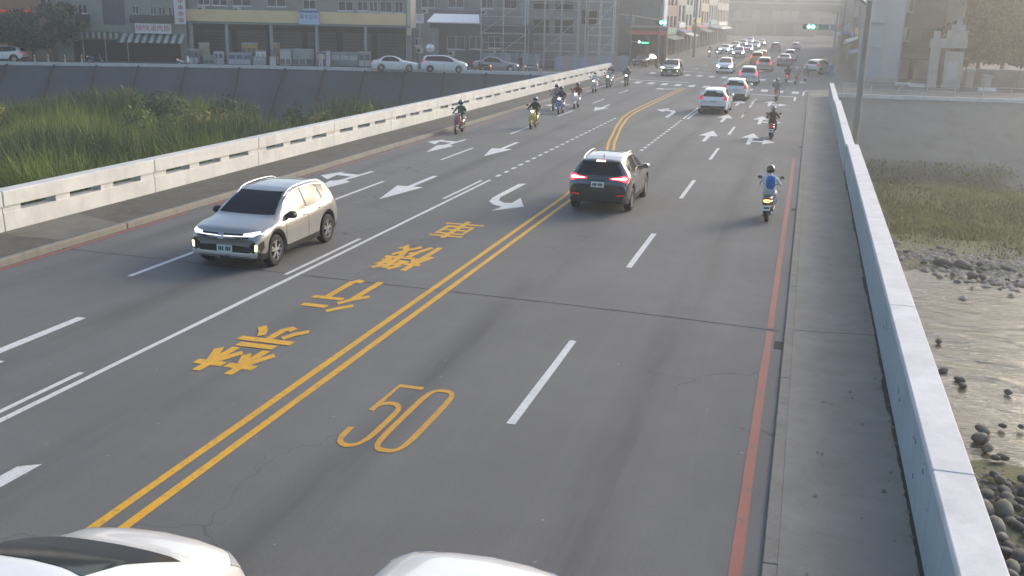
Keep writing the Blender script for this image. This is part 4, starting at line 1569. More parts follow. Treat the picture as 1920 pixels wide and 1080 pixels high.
# --- white hatchback type
S3 = dict(L=4.30, W=1.78, R=.32, fo=.88, wb=2.60, cat='car', curv=.20,
          top=[(0, .66), (.05, .76), (.14, .84), (.35, .92), (.8, 1.0), (1.12, 1.06), (1.2, 1.09), (1.75, 1.38), (2.1, 1.48), (2.5, 1.52), (3.0, 1.515), (3.5, 1.47), (3.8, 1.42), (3.9, 1.36), (4.08, 1.10), (4.16, 1.02), (4.25, .95), (4.29, .86), (4.30, .74)],
          belt=[(0, .60), (.12, .74), (.35, .84), (1.1, .93), (2.6, .97), (3.5, 1.02), (3.9, 1.05), (4.1, .99), (4.2, .92), (4.30, .66)],
          wtop=[(0, .78), (.3, .82), (1.1, .80), (1.4, .78), (2.0, .66), (2.8, .66), (3.5, .65), (3.85, .63), (4.1, .72), (4.3, .80)],
          sill=[(0, .26), (.15, .20), (.5, .19), (3.8, .21), (4.1, .26), (4.3, .33)],
          wind=[(-.68, 1.09), (.68, 1.09), (.52, 1.44), (-.52, 1.44)],
          rearwin=[(-.62, 1.04), (.62, 1.04), (.58, 1.18), (.50, 1.37), (-.50, 1.37), (-.58, 1.18)],
          sidewin=[[(1.55, 1.0), (1.78, 1.18), (2.1, 1.36), (2.45, 1.43), (2.45, 1.01)], [(2.52, 1.01), (2.52, 1.435), (3.0, 1.435), (3.28, 1.40), (3.42, 1.05)], [(3.50, 1.08), (3.40, 1.38), (3.62, 1.32), (3.74, 1.14)]],
          mirror=(1.60, 1.0), mirror_mat=white, handle_mat=white, antenna=3.5,
          seams=[(2.48, 2.48, .32, .99), (3.40, 3.46, .8, 1.03)], handles=[(2.28, .89), (3.22, .92)],
          regplates=[('rear', .78, M['plate']), ('front', .45, M['plate'])],
          plates=[('grille', [(-.50, .36), (.50, .36), (.56, .62), (-.56, .62)], 'front', M['black'], .008),
                  ('headlight', [(.46, .70), (.82, .74), (.84, .84), (.70, .84), (.46, .77)], 'front', M['head_on'], .014),
                  ('tail_light', [(.56, .86), (.80, .84), (.84, .98), (.72, 1.10), (.62, 1.10), (.64, .98)], 'rear', M['tail_on'], .014),
                  ('rear_bumper', [(-.70, .34), (.70, .34), (.74, .50), (-.74, .50)], 'rear', M['black'], .008)],
          both=dict(headlight=1, tail_light=1))
car_hatch = make_car('hatchback_car', 'white hatchback braking in the lane beside the turn pocket line', S3, white)
place(car_hatch, -5.42, 64.6, 0)

# --- saloon type
S4 = dict(L=4.62, W=1.78, R=.315, fo=.92, wb=2.68, cat='car', curv=.20,
          top=[(0, .64), (.05, .73), (.14, .80), (.35, .87), (.9, .95), (1.3, 1.0), (1.4, 1.03), (1.95, 1.32), (2.3, 1.42), (2.7, 1.46), (3.1, 1.44), (3.4, 1.38), (3.75, 1.18), (3.95, 1.08), (4.2, 1.05), (4.45, 1.02), (4.55, .94), (4.60, .84), (4.62, .70)],
          belt=[(0, .58), (.12, .70), (.35, .80), (1.3, .90), (2.7, .93), (3.6, .97), (4.0, 1.0), (4.3, .98), (4.5, .92), (4.62, .64)],
          wtop=[(0, .78), (.3, .82), (1.2, .80), (1.5, .78), (2.2, .64), (2.9, .64), (3.3, .64), (3.8, .72), (4.1, .78), (4.62, .78)],
          sill=[(0, .25), (.15, .20), (.5, .18), (4.1, .20), (4.4, .25), (4.62, .31)],
          wind=[(-.67, 1.03), (.67, 1.03), (.50, 1.38), (-.50, 1.38)], rearwin=[(-.60, 1.10), (.60, 1.10), (.48, 1.35), (-.48, 1.35)],
          sidewin=[[(1.75, .96), (1.98, 1.14), (2.3, 1.31), (2.62, 1.37), (2.62, .965)], [(2.69, .965), (2.69, 1.375), (3.05, 1.36), (3.35, 1.26), (3.55, 1.0)]],
          mirror=(1.80, .96), mirror_mat=white, handle_mat=white,
          seams=[(2.65, 2.65, .3, .95), (3.5, 3.55, .8, .97)], handles=[(2.45, .85), (3.35, .87)],
          regplates=[('rear', .80, M['plate']), ('front', .42, M['plate'])],
          plates=[('grille', [(-.45, .50), (.45, .50), (.5, .64), (-.5, .64)], 'front', M['black'], .008),
                  ('headlight', [(.48, .62), (.80, .66), (.82, .75), (.68, .75), (.48, .69)], 'front', M['head_off'], .014),
                  ('tail_light', [(.46, .84), (.80, .82), (.82, .95), (.46, .94)], 'rear', M['tail_off'], .014)],
          both=dict(headlight=1, tail_light=1))
car_saloon = make_car('saloon_car', 'white saloon parked before the tan building arcade', S4, white)

# --- people carrier type
S5 = dict(L=4.60, W=1.76, R=.31, fo=.90, wb=2.75, cat='car', curv=.18,
          top=[(0, .66), (.05, .78), (.14, .88), (.35, .97), (.7, 1.06), (.85, 1.12), (1.5, 1.42), (1.9, 1.54), (2.4, 1.60), (3.2, 1.60), (4.0, 1.55), (4.2, 1.50), (4.3, 1.40), (4.44, 1.10), (4.52, .98), (4.57, .86), (4.60, .72)],
          belt=[(0, .60), (.12, .76), (.35, .86), (.9, .97), (2.6, 1.0), (4.0, 1.04), (4.3, 1.02), (4.5, .90), (4.60, .66)],
          wtop=[(0, .78), (.3, .82), (.9, .80), (1.2, .78), (1.9, .66), (2.8, .66), (4.0, .65), (4.3, .66), (4.6, .80)],
          sill=[(0, .26), (.15, .20), (.5, .19), (4.1, .21), (4.4, .26), (4.6, .33)],
          wind=[(-.66, 1.12), (.66, 1.12), (.52, 1.52), (-.52, 1.52)], rearwin=[(-.60, 1.06), (.60, 1.06), (.52, 1.44), (-.52, 1.44)],
          sidewin=[[(1.25, 1.03), (1.5, 1.20), (1.95, 1.43), (2.25, 1.50), (2.25, 1.04)], [(2.32, 1.04), (2.32, 1.51), (3.2, 1.51), (3.25, 1.06)], [(3.32, 1.06), (3.28, 1.51), (3.9, 1.47), (4.12, 1.12)]],
          mirror=(1.35, 1.02), mirror_mat=white, handle_mat=white,
          seams=[(2.28, 2.28, .3, 1.02), (3.28, 3.28, .3, 1.04)], handles=[(2.1, .92), (2.5, .92)],
          regplates=[('rear', .80, M['plate']), ('front', .42, M['plate'])],
          plates=[('grille', [(-.45, .46), (.45, .46), (.5, .64), (-.5, .64)], 'front', M['black'], .008),
                  ('headlight', [(.48, .66), (.80, .72), (.82, .84), (.68, .84), (.48, .76)], 'front', M['head_on'], .014),
                  ('tail_light', [(.62, .86), (.78, .84), (.80, 1.25), (.66, 1.25)], 'rear', M['tail_on'], .014)],
          both=dict(headlight=1, tail_light=1))
car_mpv = make_car('people_carrier', 'white people carrier parked beside the saloon along the bank kerb', S5, white)

# other colours
grey = paint('mid_grey', (0.22, 0.225, 0.23), .4, .3)
tan = paint('warm_beige', (0.45, 0.40, 0.33), .3, .3)
black_p = paint('black', (0.016, 0.017, 0.019), .1, .22)
blue_p = paint('blue_grey', (0.14, 0.18, 0.24), .3, .3)
taxi = paint('taxi_yellow', (0.62, 0.34, 0.03), 0, .35)
red_p = paint('dull_red', (0.32, 0.05, 0.03), .1, .3)
H_ON = {'headlamp_off': M['head_on']}


def car_copy(src, x, y, rz, label, colr=None, group=None, extra=None):
    c = copy_tree(src)
    c.pop('group', None) if 'group' in c.keys() else None
    if 'group' in c.keys():
        del c['group']
    place(c, x, y, rz, label, group)
    tbl = dict(extra or {})
    if colr:
        tbl.update({white.name: colr, silver.name: colr, darkgrey.name: colr})
    if tbl:
        recolor(c, tbl)
    return c


# the two cars just below the camera, driving away
car_copy(car_mpv, -5.33, 5.14, radians(0), 'white car at the bottom edge straddling beside the double yellow line', group='cars passing under the camera', extra={'headlamp_lit': M['head_off']})
car_copy(car_hatch, -2.38, 5.88, radians(-1), 'white car whose bonnet just enters the bottom edge by the lane dash', group='cars passing under the camera', extra={'headlamp_lit': M['head_off']})
OUT = 'cars driving away over the bridge'
car_hatch['group'] = OUT
recolor(car_hatch, {'tail_lamp_lit': M['tail_off']})
car_dark['group'] = OUT
car_copy(car_hatch, -4.95, 75.9, 0, 'white hatchback waiting at the stop line ahead of another white hatchback', group=OUT, colr=paint('pale_green_white', (0.60, 0.64, 0.61)))
car_copy(car_mpv, -5.15, 94.5, 0, 'silver car crossing the zebra ahead of the stop line', group=OUT, colr=paint('silver', (0.5, 0.51, 0.53), .4))
car_copy(car_mpv, -4.9, 118.6, 0, 'pale beige people carrier just past the junction', group=OUT, colr=tan)
ONC = 'cars coming over the junction'
car_front['group'] = ONC
car_copy(car_front, -13.2, 103.4, pi, 'dark crossover with bright headlamps turning onto the bridge', black_p, ONC, {'headlamp_glass': M['head_on'], 'chrome': white})
car_copy(car_mpv, -8.65, 112.4, pi, 'white car with lit headlamps coming through the junction', None, ONC)
# ------------------------------------------------------------------ scooters and riders
def scooter_wheel(parent, y, R):
    if 'sc' not in WHEELS:
        tm = MB().lathe_x([(-.05, R * .68), (-.06, R * .86), (-.03, R * .98), (.03, R * .98), (.06, R * .86), (.05, R * .68)], 0, 0, 0, 20).mesh('tyre', M['rubber'], 40)
        r_ = MB().lathe_x([(-.045, R * .7), (.045, R * .7), (.045, R * .6), (-.045, R * .6), (-.045, R * .7)], 0, 0, 0, 20)
        for k in range(5):
            q = 2 * pi * k / 5
            r_.tube([(0, 0, 0), (0, R * .62 * cos(q), R * .62 * sin(q))], .018, 5)
        r_.lathe_x([(-.05, .001), (-.05, .05), (.05, .05), (.05, .001)], 0, 0, 0, 10)
        WHEELS['sc'] = (tm, r_.mesh('rim', M['alloy'], 35))
    tm, rm = WHEELS['sc']
    w = link('wheel', tm, parent, (0, y, R))
    link('rim', rm, w)


def make_scooter(label, body_mat, dark_mat):
    t = thing('scooter', label, 'scooter')
    R = .235
    scooter_wheel(t, .63, R)
    scooter_wheel(t, -.62, R)
    MB().tube([(-.075, .63, R), (-.08, .50, .52), (-.06, .44, .72)], .022, 6).tube([(.075, .63, R), (.08, .50, .52), (.06, .44, .72)], .022, 6).build('fork', M['steel'], t, smooth=50)
    mb = MB()                                                        # front fender: arc over the wheel
    vs, fs = [], []
    for i in range(9):
        q = radians(25 + i * 16)
        for x, r_ in ((-.075, R + .015), (-.05, R + .045), (.05, R + .045), (.075, R + .015)):
            vs.append((x, .63 + r_ * cos(q), R + r_ * sin(q)))
    for i in range(8):
        for k in range(3):
            fs.append((i * 4 + k, i * 4 + k + 1, i * 4 + k + 5, i * 4 + k + 4))
    mb.add(vs, fs).build('front_fender', body_mat, t, smooth=50)
    MB().loft([(.36, 0, .40, .17, .06), (.47, 0, .56, .20, .10), (.44, 0, .74, .19, .085), (.40, 0, .90, .15, .07), (.37, 0, .98, .10, .05)][::1], 14, 3.0).build('front_shield', body_mat, t, smooth=50) if False else None
    mb = MB()
    secs = [(.34, .38, .13, .05), (.42, .40, .19, .08), (.54, .43, .215, .10), (.68, .44, .21, .09), (.82, .42, .18, .075), (.93, .39, .13, .06)]
    mb.loft([(z, 0, y, hw, hh) for z, y, hw, hh in secs], 14, 2.6, 0, 'z')
    mb.build('front_shield', body_mat, t, smooth=50)
    mb = MB().loft([(.28, 0, 1.0, .12, .055), (.36, 0, 1.01, .15, .07), (.44, 0, 1.0, .13, .07), (.49, 0, .985, .09, .05)], 12, 2.6)
    hb = mb.build('handlebar_cowl', body_mat, t, smooth=50)
    MB().tube([(-.34, .26, 1.03), (-.2, .31, 1.035), (0, .34, 1.03), (.2, .31, 1.035), (.34, .26, 1.03)], [.018, .016, .016, .016, .018], 7).build('handlebar', dark_mat, t, smooth=50)
    MB().loft([(.475, 0, .975, .085, .045), (.505, 0, .972, .075, .038), (.515, 0, .97, .03, .015)], 12, 2.3).build('headlight', M['head_on'], t, smooth=50)
    for s in (-1, 1):
        mb = MB().tube([(s * .2, .31, 1.04), (s * .27, .30, 1.16), (s * .31, .27, 1.24)], .008, 5)
        mb.loft([(.245, s * .34, 1.27, .07, .045), (.265, s * .34, 1.27, .075, .05), (.285, s * .34, 1.27, .05, .03)], 10, 2.4)
        mb.build('mirror', dark_mat, t, smooth=50)
        MB().loft([(.44, s * .13, .60, .035, .05), (.50, s * .135, .58, .04, .055), (.53, s * .13, .57, .02, .03)], 8, 2.2).build('turn_signal', M['head_off'], t, smooth=50)
    MB().bevbox(-.17, .17, -.18, .40, .27, .335, .02).build('floorboard', dark_mat, t)
    MB().loft([(-.16, 0, .50, .13, .16), (-.30, 0, .54, .17, .17), (-.52, 0, .58, .175, .14), (-.72, 0, .62, .14, .10), (-.86, 0, .66, .08, .05)][::1], 14, 2.6).build('rear_body', body_mat, t, smooth=50)
    MB().loft([(-.0, 0, .72, .09, .03), (-.12, 0, .735, .14, .05), (-.40, 0, .745, .165, .06), (-.62, 0, .775, .155, .055), (-.80, 0, .785, .10, .035)], 14, 2.8).build('seat', M['black'], t, smooth=50)
    MB().loft([(-.82, 0, .69, .11, .045), (-.865, 0, .68, .10, .04), (-.885, 0, .675, .06, .025)], 10, 2.4).build('tail_light', M['tail_off'], t, smooth=50)
    MB().tube([(-.13, -.66, .74), (-.14, -.84, .79), (-.05, -.93, .81), (.05, -.93, .81), (.14, -.84, .79), (.13, -.66, .74)], .014, 6).build('grab_rail', M['steel'], t, smooth=50)
    mb = MB().add([(-.11, -.90, .40), (.11, -.90, .40), (.11, -.875, .56), (-.11, -.875, .56), (-.11, -.885, .40), (.11, -.885, .40), (.11, -.86, .56), (-.11, -.86, .56)],
                  [(0, 1, 2, 3), (7, 6, 5, 4), (0, 4, 5, 1), (3, 2, 6, 7), (0, 3, 7, 4), (1, 5, 6, 2)])
    po = mb.build('number_plate', M['plate'], t)
    MB().add([(-.085, -.8985, .45), (.085, -.897, .45), (.085, -.889, .51), (-.085, -.889, .51)], [(0, 1, 2, 3)]).build('plate_characters', M['plate_ink'], po)
    MB().bevbox(-.10, .10, -.86, -.70, .36, .62, .02).build('rear_fender', M['black'], t)
    MB().tube([(.13, -.25, .26), (.16, -.5, .28), (.17, -.80, .33)], [.03, .05, .055], 9).build('exhaust', M['steel'], t, smooth=50)
    MB().bevbox(-.12, .02, -.72, -.28, .18, .36, .03).build('engine', M['black'], t)
    return t


SK = [  # joint: position, radius, region
    ('pelvis', (0, -.30, .88), .145, 'legs'), ('belly', (0, -.27, 1.02), .135, 'top'), ('chest', (0, -.22, 1.22), .155, 'top'), ('neck0', (0, -.19, 1.39), .085, 'top'),
    ('neck1', (0, -.17, 1.45), .055, 'skin'), ('head', (0, -.14, 1.56), .095, 'skin'), ('crown', (0, -.15, 1.64), .085, 'skin')]
EDGES = [('pelvis', 'belly'), ('belly', 'chest'), ('chest', 'neck0'), ('neck0', 'neck1'), ('neck1', 'head'), ('head', 'crown')]


def person_mesh(pose):
    J = dict((k, (Vector(p), r_, g_)) for k, p, r_, g_ in SK)
    E = list(EDGES)

    def chain(root, items):
        prev = root
        for k, p, r_, g_ in items:
            J[k] = (Vector(p), r_, g_)
            E.append((prev, k))
            prev = k
    if pose == 'stand':
        dz = .06
        for k in list(J):
            p, r_, g_ = J[k]
            J[k] = (Vector((p.x, (p.y + .25) * .3, p.z + dz)), r_, g_)
    for s, n_ in ((-1, 'l'), (1, 'r')):
        if pose == 'ride':
            chain('chest', [(n_ + 'sh', (s * .17, -.21, 1.33), .078, 'top'), (n_ + 'el', (s * .30, -.06, 1.12), .052, 'top'), (n_ + 'fa', (s * .31, .10, 1.07), .043, 'sleeve'), (n_ + 'wr', (s * .30, .20, 1.055), .032, 'skin'), (n_ + 'pa', (s * .295, .255, 1.058), .036, 'skin')])
            for k in range(4):
                xk = s * (.255 + .024 * k)
                chain(n_ + 'pa', [('%sf%da' % (n_, k), (xk, .285, 1.062), .0105, 'skin'), ('%sf%db' % (n_, k), (xk, .300, 1.045 - .002 * (k % 2)), .009, 'skin'), ('%sf%dc' % (n_, k), (xk, .282 + .003 * (k % 3), 1.018), .008, 'skin')])
            chain(n_ + 'pa', [(n_ + 'ta', (s * .25, .25, 1.04), .012, 'skin'), (n_ + 'tb', (s * .235, .275, 1.015), .009, 'skin')])
            chain('pelvis', [(n_ + 'hip', (s * .10, -.24, .86), .115, 'legs'), (n_ + 'th', (s * .15, .0, .85), .092, 'legs'), (n_ + 'kn', (s * .17, .18, .80), .070, 'legs'), (n_ + 'ca', (s * .155, .15, .60), .062, 'legs'),
                             (n_ + 'an', (s * .13, .10, .415), .043, 'legs'), (n_ + 'he', (s * .13, .12, .375), .042, 'shoes'), (n_ + 'to', (s * .14, .29, .365), .033, 'shoes')])
        else:
            chain('chest', [(n_ + 'sh', (s * .18, 0, 1.40), .075, 'top'), (n_ + 'el', (s * .24, -.02, 1.12), .05, 'top'), (n_ + 'wr', (s * .25, .05, .90), .033, 'skin'), (n_ + 'pa', (s * .25, .07, .83), .036, 'skin')])
            for k in range(4):
                yk = .045 + .022 * k
                chain(n_ + 'pa', [('%sf%da' % (n_, k), (s * .25, yk, .785), .0105, 'skin'), ('%sf%db' % (n_, k), (s * .245, yk + .008, .745 + .004 * (k % 2)), .009, 'skin')])
            chain(n_ + 'pa', [(n_ + 'ta', (s * .235, .10, .80), .012, 'skin'), (n_ + 'tb', (s * .23, .115, .77), .009, 'skin')])
            chain('pelvis', [(n_ + 'hip', (s * .095, 0, .86), .11, 'legs'), (n_ + 'kn', (s * .11, .02 + s * .05, .48), .068, 'legs'), (n_ + 'an', (s * .11, -.02 + s * .09, .10), .043, 'legs'), (n_ + 'he', (s * .11, -.03 + s * .09, .045), .042, 'shoes'), (n_ + 'to', (s * .13, .13 + s * .09, .035), .033, 'shoes')])
    names = list(J)
    me = bpy.data.meshes.new('person')
    me.from_pydata([J[k][0] for k in names], [(names.index(a), names.index(b_)) for a, b_ in E], [])
    o = bpy.data.objects.new('person', me)
    col.objects.link(o)
    md = o.modifiers.new('skin', 'SKIN')
    md.use_smooth_shade = True
    if not me.skin_vertices:
        bm = bmesh.new()
        bm.from_mesh(me)
        bm.verts.layers.skin.verify()
        bm.to_mesh(me)
        bm.free()
    for i, k in enumerate(names):
        sv = me.skin_vertices[0].data[i]
        r_ = J[k][1]
        sv.radius = (r_, r_)
        sv.use_root = (k == 'pelvis')
        if k in ('pelvis', 'belly', 'chest'):
            sv.radius = (r_ * 1.12, r_ * .78)
    sb = o.modifiers.new('sub', 'SUBSURF')
    sb.levels = sb.render_levels = 1
    dg = bpy.context.evaluated_depsgraph_get()
    out = bpy.data.meshes.new_from_object(o.evaluated_get(dg))
    bpy.data.objects.remove(o)
    # a nose and brow so that the head has a front
    regs = ['top', 'legs', 'skin', 'shoes', 'sleeve']
    P = [J[k][0] for k in names]
    G_ = [J[k][2] for k in names]
    segs = [(P[names.index(a)], P[names.index(b_)], G_[names.index(b_)]) for a, b_ in E]
    idx = []
    for f in out.polygons:
        c = f.center
        best = None
        for a, b_, g_ in segs:
            ab = b_ - a
            t_ = max(0, min(1, (c - a).dot(ab) / max(1e-9, ab.length_squared)))
            d = (c - a - ab * t_).length
            if best is None or d < best[0]:
                best = (d, g_)
        idx.append(regs.index(best[1]))
    out.polygons.foreach_set('material_index', idx)
    out.polygons.foreach_set('use_smooth', [True] * len(out.polygons))
    out.name = 'person'
    return out


skin_m = pm('skin', (0.46, 0.28, 0.2), .55, var=.08)
CL = {}


def cloth(n_, c):
    return pm('cloth_' + n_, c, .85, var=.18, scale=14, bump=.2)


RIDE = person_mesh('ride')
STAND = person_mesh('stand')
for me in (RIDE, STAND):
    me.materials.clear()
    for k in ('top', 'legs', 'skin', 'shoes', 'sleeve'):
        me.materials.append({'top': cloth('base_top', (.2, .2, .2)), 'legs': cloth('navy_trousers', (.03, .035, .055)), 'skin': skin_m, 'shoes': M['black'], 'sleeve': cloth('base_top', (.2, .2, .2))}[k])


def helmet_meshes():
    mb = MB()
    prof = [(1.47, .10), (1.50, .127), (1.56, .142), (1.62, .138), (1.67, .115), (1.705, .07), (1.72, .012)]
    n_ = 18
    vs, fs = [], []
    for z, r_ in prof:
        for k in range(n_):
            q = 2 * pi * k / n_
            lift = max(0, sin(q)) * .055 * (1 if z < 1.56 else 0)
            vs.append((r_ * .92 * cos(q), -.14 + r_ * 1.05 * sin(q), z + lift))
    for i in range(len(prof) - 1):
        for k in range(n_):
            j = (k + 1) % n_
            fs.append((i * n_ + k, i * n_ + j, (i + 1) * n_ + j, (i + 1) * n_ + k))
    fs.append(tuple(range((len(prof) - 1) * n_, len(prof) * n_)))
    h = mb.add(vs, fs).mesh('helmet', M['black'], 60)
    mb = MB()
    vs, fs = [], []
    for i, (z, r_) in enumerate(((1.505, .150), (1.54, .156), (1.58, .156), (1.615, .148))):
        for k in range(11):
            q = radians(25 + k * 13)
            vs.append((r_ * .92 * cos(q), -.14 + r_ * 1.06 * sin(q), z))
    for i in range(3):
        for k in range(10):
            fs.append((i * 11 + k, i * 11 + k + 1, (i + 1) * 11 + k + 1, (i + 1) * 11 + k))
    v = mb.add(vs, fs).mesh('visor', M['glass'], 60)
    mb = MB()                                                        # face: nose, mask and ears under the visor edge
    mb.loft([(1.475, 0, -.035, .045, .03), (1.50, 0, -.028, .06, .035), (1.53, 0, -.028, .055, .03), (1.55, 0, -.035, .02, .02)], 10, 2.2, 0, 'z')
    f = mb.mesh('face_mask', cloth('mask', (.55, .6, .65)), 60)
    mb = MB()                                                        # hair nape
    return h, v, f


HELM, VISOR, MASK = helmet_meshes()
bag_mb = MB().loft([(-.36, 0, 1.2, .14, .18), (-.42, 0, 1.2, .165, .21), (-.50, 0, 1.18, .15, .19), (-.53, 0, 1.17, .10, .14)], 14, 3.2)
BAG = bag_mb.mesh('backpack', cloth('blue_pack', (.03, .13, .42)), 50)


def set_mat(o, i, m_):
    o.material_slots[i].link = 'OBJECT'
    o.material_slots[i].material = m_


def rider(label, loc, rz, top, legs, helm, sleeve=None, me=RIDE, scale=1.0, group=None):
    o = link('person', me)
    o.location = loc
    o.rotation_euler = (0, 0, rz)
    o.scale = (scale,) * 3
    tag(o, label, 'person', group)
    set_mat(o, 0, top)
    set_mat(o, 1, legs)
    set_mat(o, 4, sleeve or top)
    if helm is not None:
        h = link('helmet', HELM, o)
        h.data.materials[0] = h.data.materials[0]
        set_mat(h, 0, helm)
        link('visor', VISOR, h)
        link('face_mask', MASK, o)
        if me is STAND:
            h.location = (0, .25 * .3 + .11 - .01, .06)
    return o


def hpaint(n_, c):
    return pm('helmet_' + n_, c, .25, var=.03, coat=.8)


proto = None
sc_dark = pm('scooter_trim', (0.02, 0.02, 0.022), .5, var=.1)
SB = lambda n_, c: pm('scooter_' + n_, c, .28, var=.04, coat=.9)
base_body = SB('grey', (.25, .26, .27))
proto = make_scooter('scooter', base_body, sc_dark)
first = [True]


def ride(x, y, rz, sc_label, colr, rd_label, top, legs, helm, sg, rg, head=True, tail=None, sleeve=None, lean=0.0, amber=False, scale=.92):
    o = proto if first[0] else copy_tree(proto)
    first[0] = False
    place(o, x, y, rz, sc_label, sg)
    o.scale = (.92,) * 3
    tb = {base_body.name: colr}
    if not head:
        tb['headlamp_lit'] = M['head_off']
    if tail:
        tb['tail_lamp'] = tail
    SCOOT.append((o, tb))
    o.rotation_euler = (0, RJ.uniform(-.045, .045), rz + RJ.uniform(-.05, .05))
    r_ = None
    if rd_label:
        r_ = rider(rd_label, (x, y, 0), o.rotation_euler.z, top, legs, helm, sleeve, scale=scale, group=rg)
    if r_:
        r_.rotation_euler = o.rotation_euler
    return o, r_


SCOOT = []
RJ = random.Random(4)
c_grey, c_black, c_navy, c_green, c_white = cloth('grey', (.16, .16, .17)), cloth('black', (.018, .018, .02)), cloth('navy', (.03, .035, .06)), cloth('dull_green', (.07, .13, .10)), cloth('white', (.62, .64, .66))
c_red, c_pink, c_beige, c_jean = cloth('dark_red', (.2, .03, .035)), cloth('mauve', (.25, .19, .23)), cloth('beige', (.36, .31, .24)), cloth('jeans', (.06, .08, .13))
h_black, h_white, h_grey, h_blue = hpaint('black', (.015, .015, .016)), hpaint('white', (.65, .65, .65)), hpaint('grey', (.18, .19, .2)), hpaint('blue', (.05, .12, .3))
OG, RG = 'scooters riding away', 'riders heading away'
o, r1 = ride(-.78, 30.0, 0, 'black scooter with glowing tail lamp under the blue backpack rider', SB('black', (.02, .02, .022)), 'rider in white shirt with blue backpack and black helmet', c_white, c_jean, h_black, OG, RG, False, M['amber_on'], sleeve=skin_m)
bp = link('backpack', BAG)
bp.location = r1.location
bp.scale = (.82, .92, .88)
bp.location.z += .06
tag(bp, 'blue backpack worn by the scooter rider in white shirt', 'backpack')
ride(-1.50, 51.3, 0, 'dark scooter with white plate beside the arrow markings', SB('dark_green', (.03, .045, .04)), 'rider in black jacket and grey helmet beside the arrow markings', c_black, c_black, h_grey, OG, RG, False)
ride(-2.10, 75.8, 0, 'red tailed scooter near the stop line', SB('red', (.25, .02, .03)), 'rider in dark clothes near the stop line', c_grey, c_black, h_black, OG, RG, False)
ride(-2.0, 98.5, 0, 'scooter farthest from the kerb in the trio past the zebra', SB('brown', (.12, .10, .08)), 'rider in black farthest from the kerb in the trio past the zebra', c_black, c_black, h_black, OG, RG, False, M['tail_on'])
ride(-1.15, 95.5, 0, 'middle scooter of the trio past the zebra', SB('black', (.02, .02, .022)), 'rider in beige, middle of the trio past the zebra', c_beige, c_navy, h_white, OG, RG, False)
ride(-.30, 100.5, 0, 'scooter nearest the kerb in the trio past the zebra', SB('silver', (.4, .4, .42)), 'rider in dull green nearest the kerb in the trio past the zebra', c_green, c_black, h_grey, OG, RG, False)
IG, IR = 'scooters coming over the bridge', 'riders coming over the bridge'
ride(-15.9, 46.3, pi + .12, 'grey and red scooter closest to the white parapet', SB('red_grey', (.30, .06, .06)), 'rider in dull green shirt closest to the white parapet', c_green, c_black, h_grey, IG, IR, False)
ride(-13.2, 50.0, pi, 'yellow scooter with lit lamps on the lane dash', SB('yellow', (.45, .36, .03)), 'rider in black on the yellow scooter', c_black, c_jean, h_grey, IG, IR)
ride(-13.75, 58.3, pi, 'blue scooter with bright lamp leading the cluster', SB('blue', (.04, .07, .25)), 'rider in navy on the blue scooter', c_navy, c_black, h_black, IG, IR)
ride(-14.5, 60.2, pi, 'dark scooter behind the blue one, nearer the parapet', SB('dark', (.03, .03, .035)), 'rider in mauve behind the blue scooter, nearer the parapet', c_pink, c_black, h_grey, IG, IR, False)
ride(-13.75, 62.4, pi, 'white scooter behind the blue one, farther from the parapet', SB('white', (.6, .6, .6)), 'rider in dark red behind the blue scooter, farther from the parapet', c_red, c_black, h_black, IG, IR)
ride(-15.35, 75.8, pi, 'grey scooter leading the group at the bridge end', SB('grey', (.25, .26, .27)), 'rider in white leading the group at the bridge end', c_white, c_navy, h_white, IG, IR)
ride(-15.45, 82.0, pi, 'green scooter second in the group at the bridge end', SB('teal', (.04, .12, .10)), 'rider in grey vest second in the group at the bridge end', cloth('light_grey', (.42, .43, .45)), c_black, h_black, IG, IR)
ride(-14.45, 84.5, pi, 'black scooter rounding out the group at the bridge end', SB('black', (.02, .02, .022)), 'rider in black rounding out the group at the bridge end', c_black, c_black, h_black, IG, IR)
ride(-16.0, 85.5, pi, 'scooter tight to the parapet end', SB('blue', (.04, .07, .25)), 'rider in navy tight to the parapet end', c_navy, c_black, h_blue, IG, IR)
FG = 'scooters far up the street'
for i, (px_, py_, tl, rl) in enumerate(((1330, 108, 'scooter with lit lamp, leftmost on the street past the junction', 'rider leftmost on the street past the junction'),
                                        (1345, 109, 'scooter with lit lamp, second from the left past the junction', 'rider second from the left past the junction'),
                                        (1373, 103, 'scooter ahead of the far headlamp queue', 'rider ahead of the far headlamp queue'),
                                        (1392, 97, 'scooter beside the far headlamp queue', 'rider beside the far headlamp queue'))):
    p = gnd(px_, py_)
    ride(p.x, p.y, pi, tl, SB('grey', (.25, .26, .27)), rl, (c_beige, c_grey, c_black, c_navy)[i], c_black, h_black, FG, 'riders far up the street')
for o, tb in SCOOT:
    recolor(o, tb)

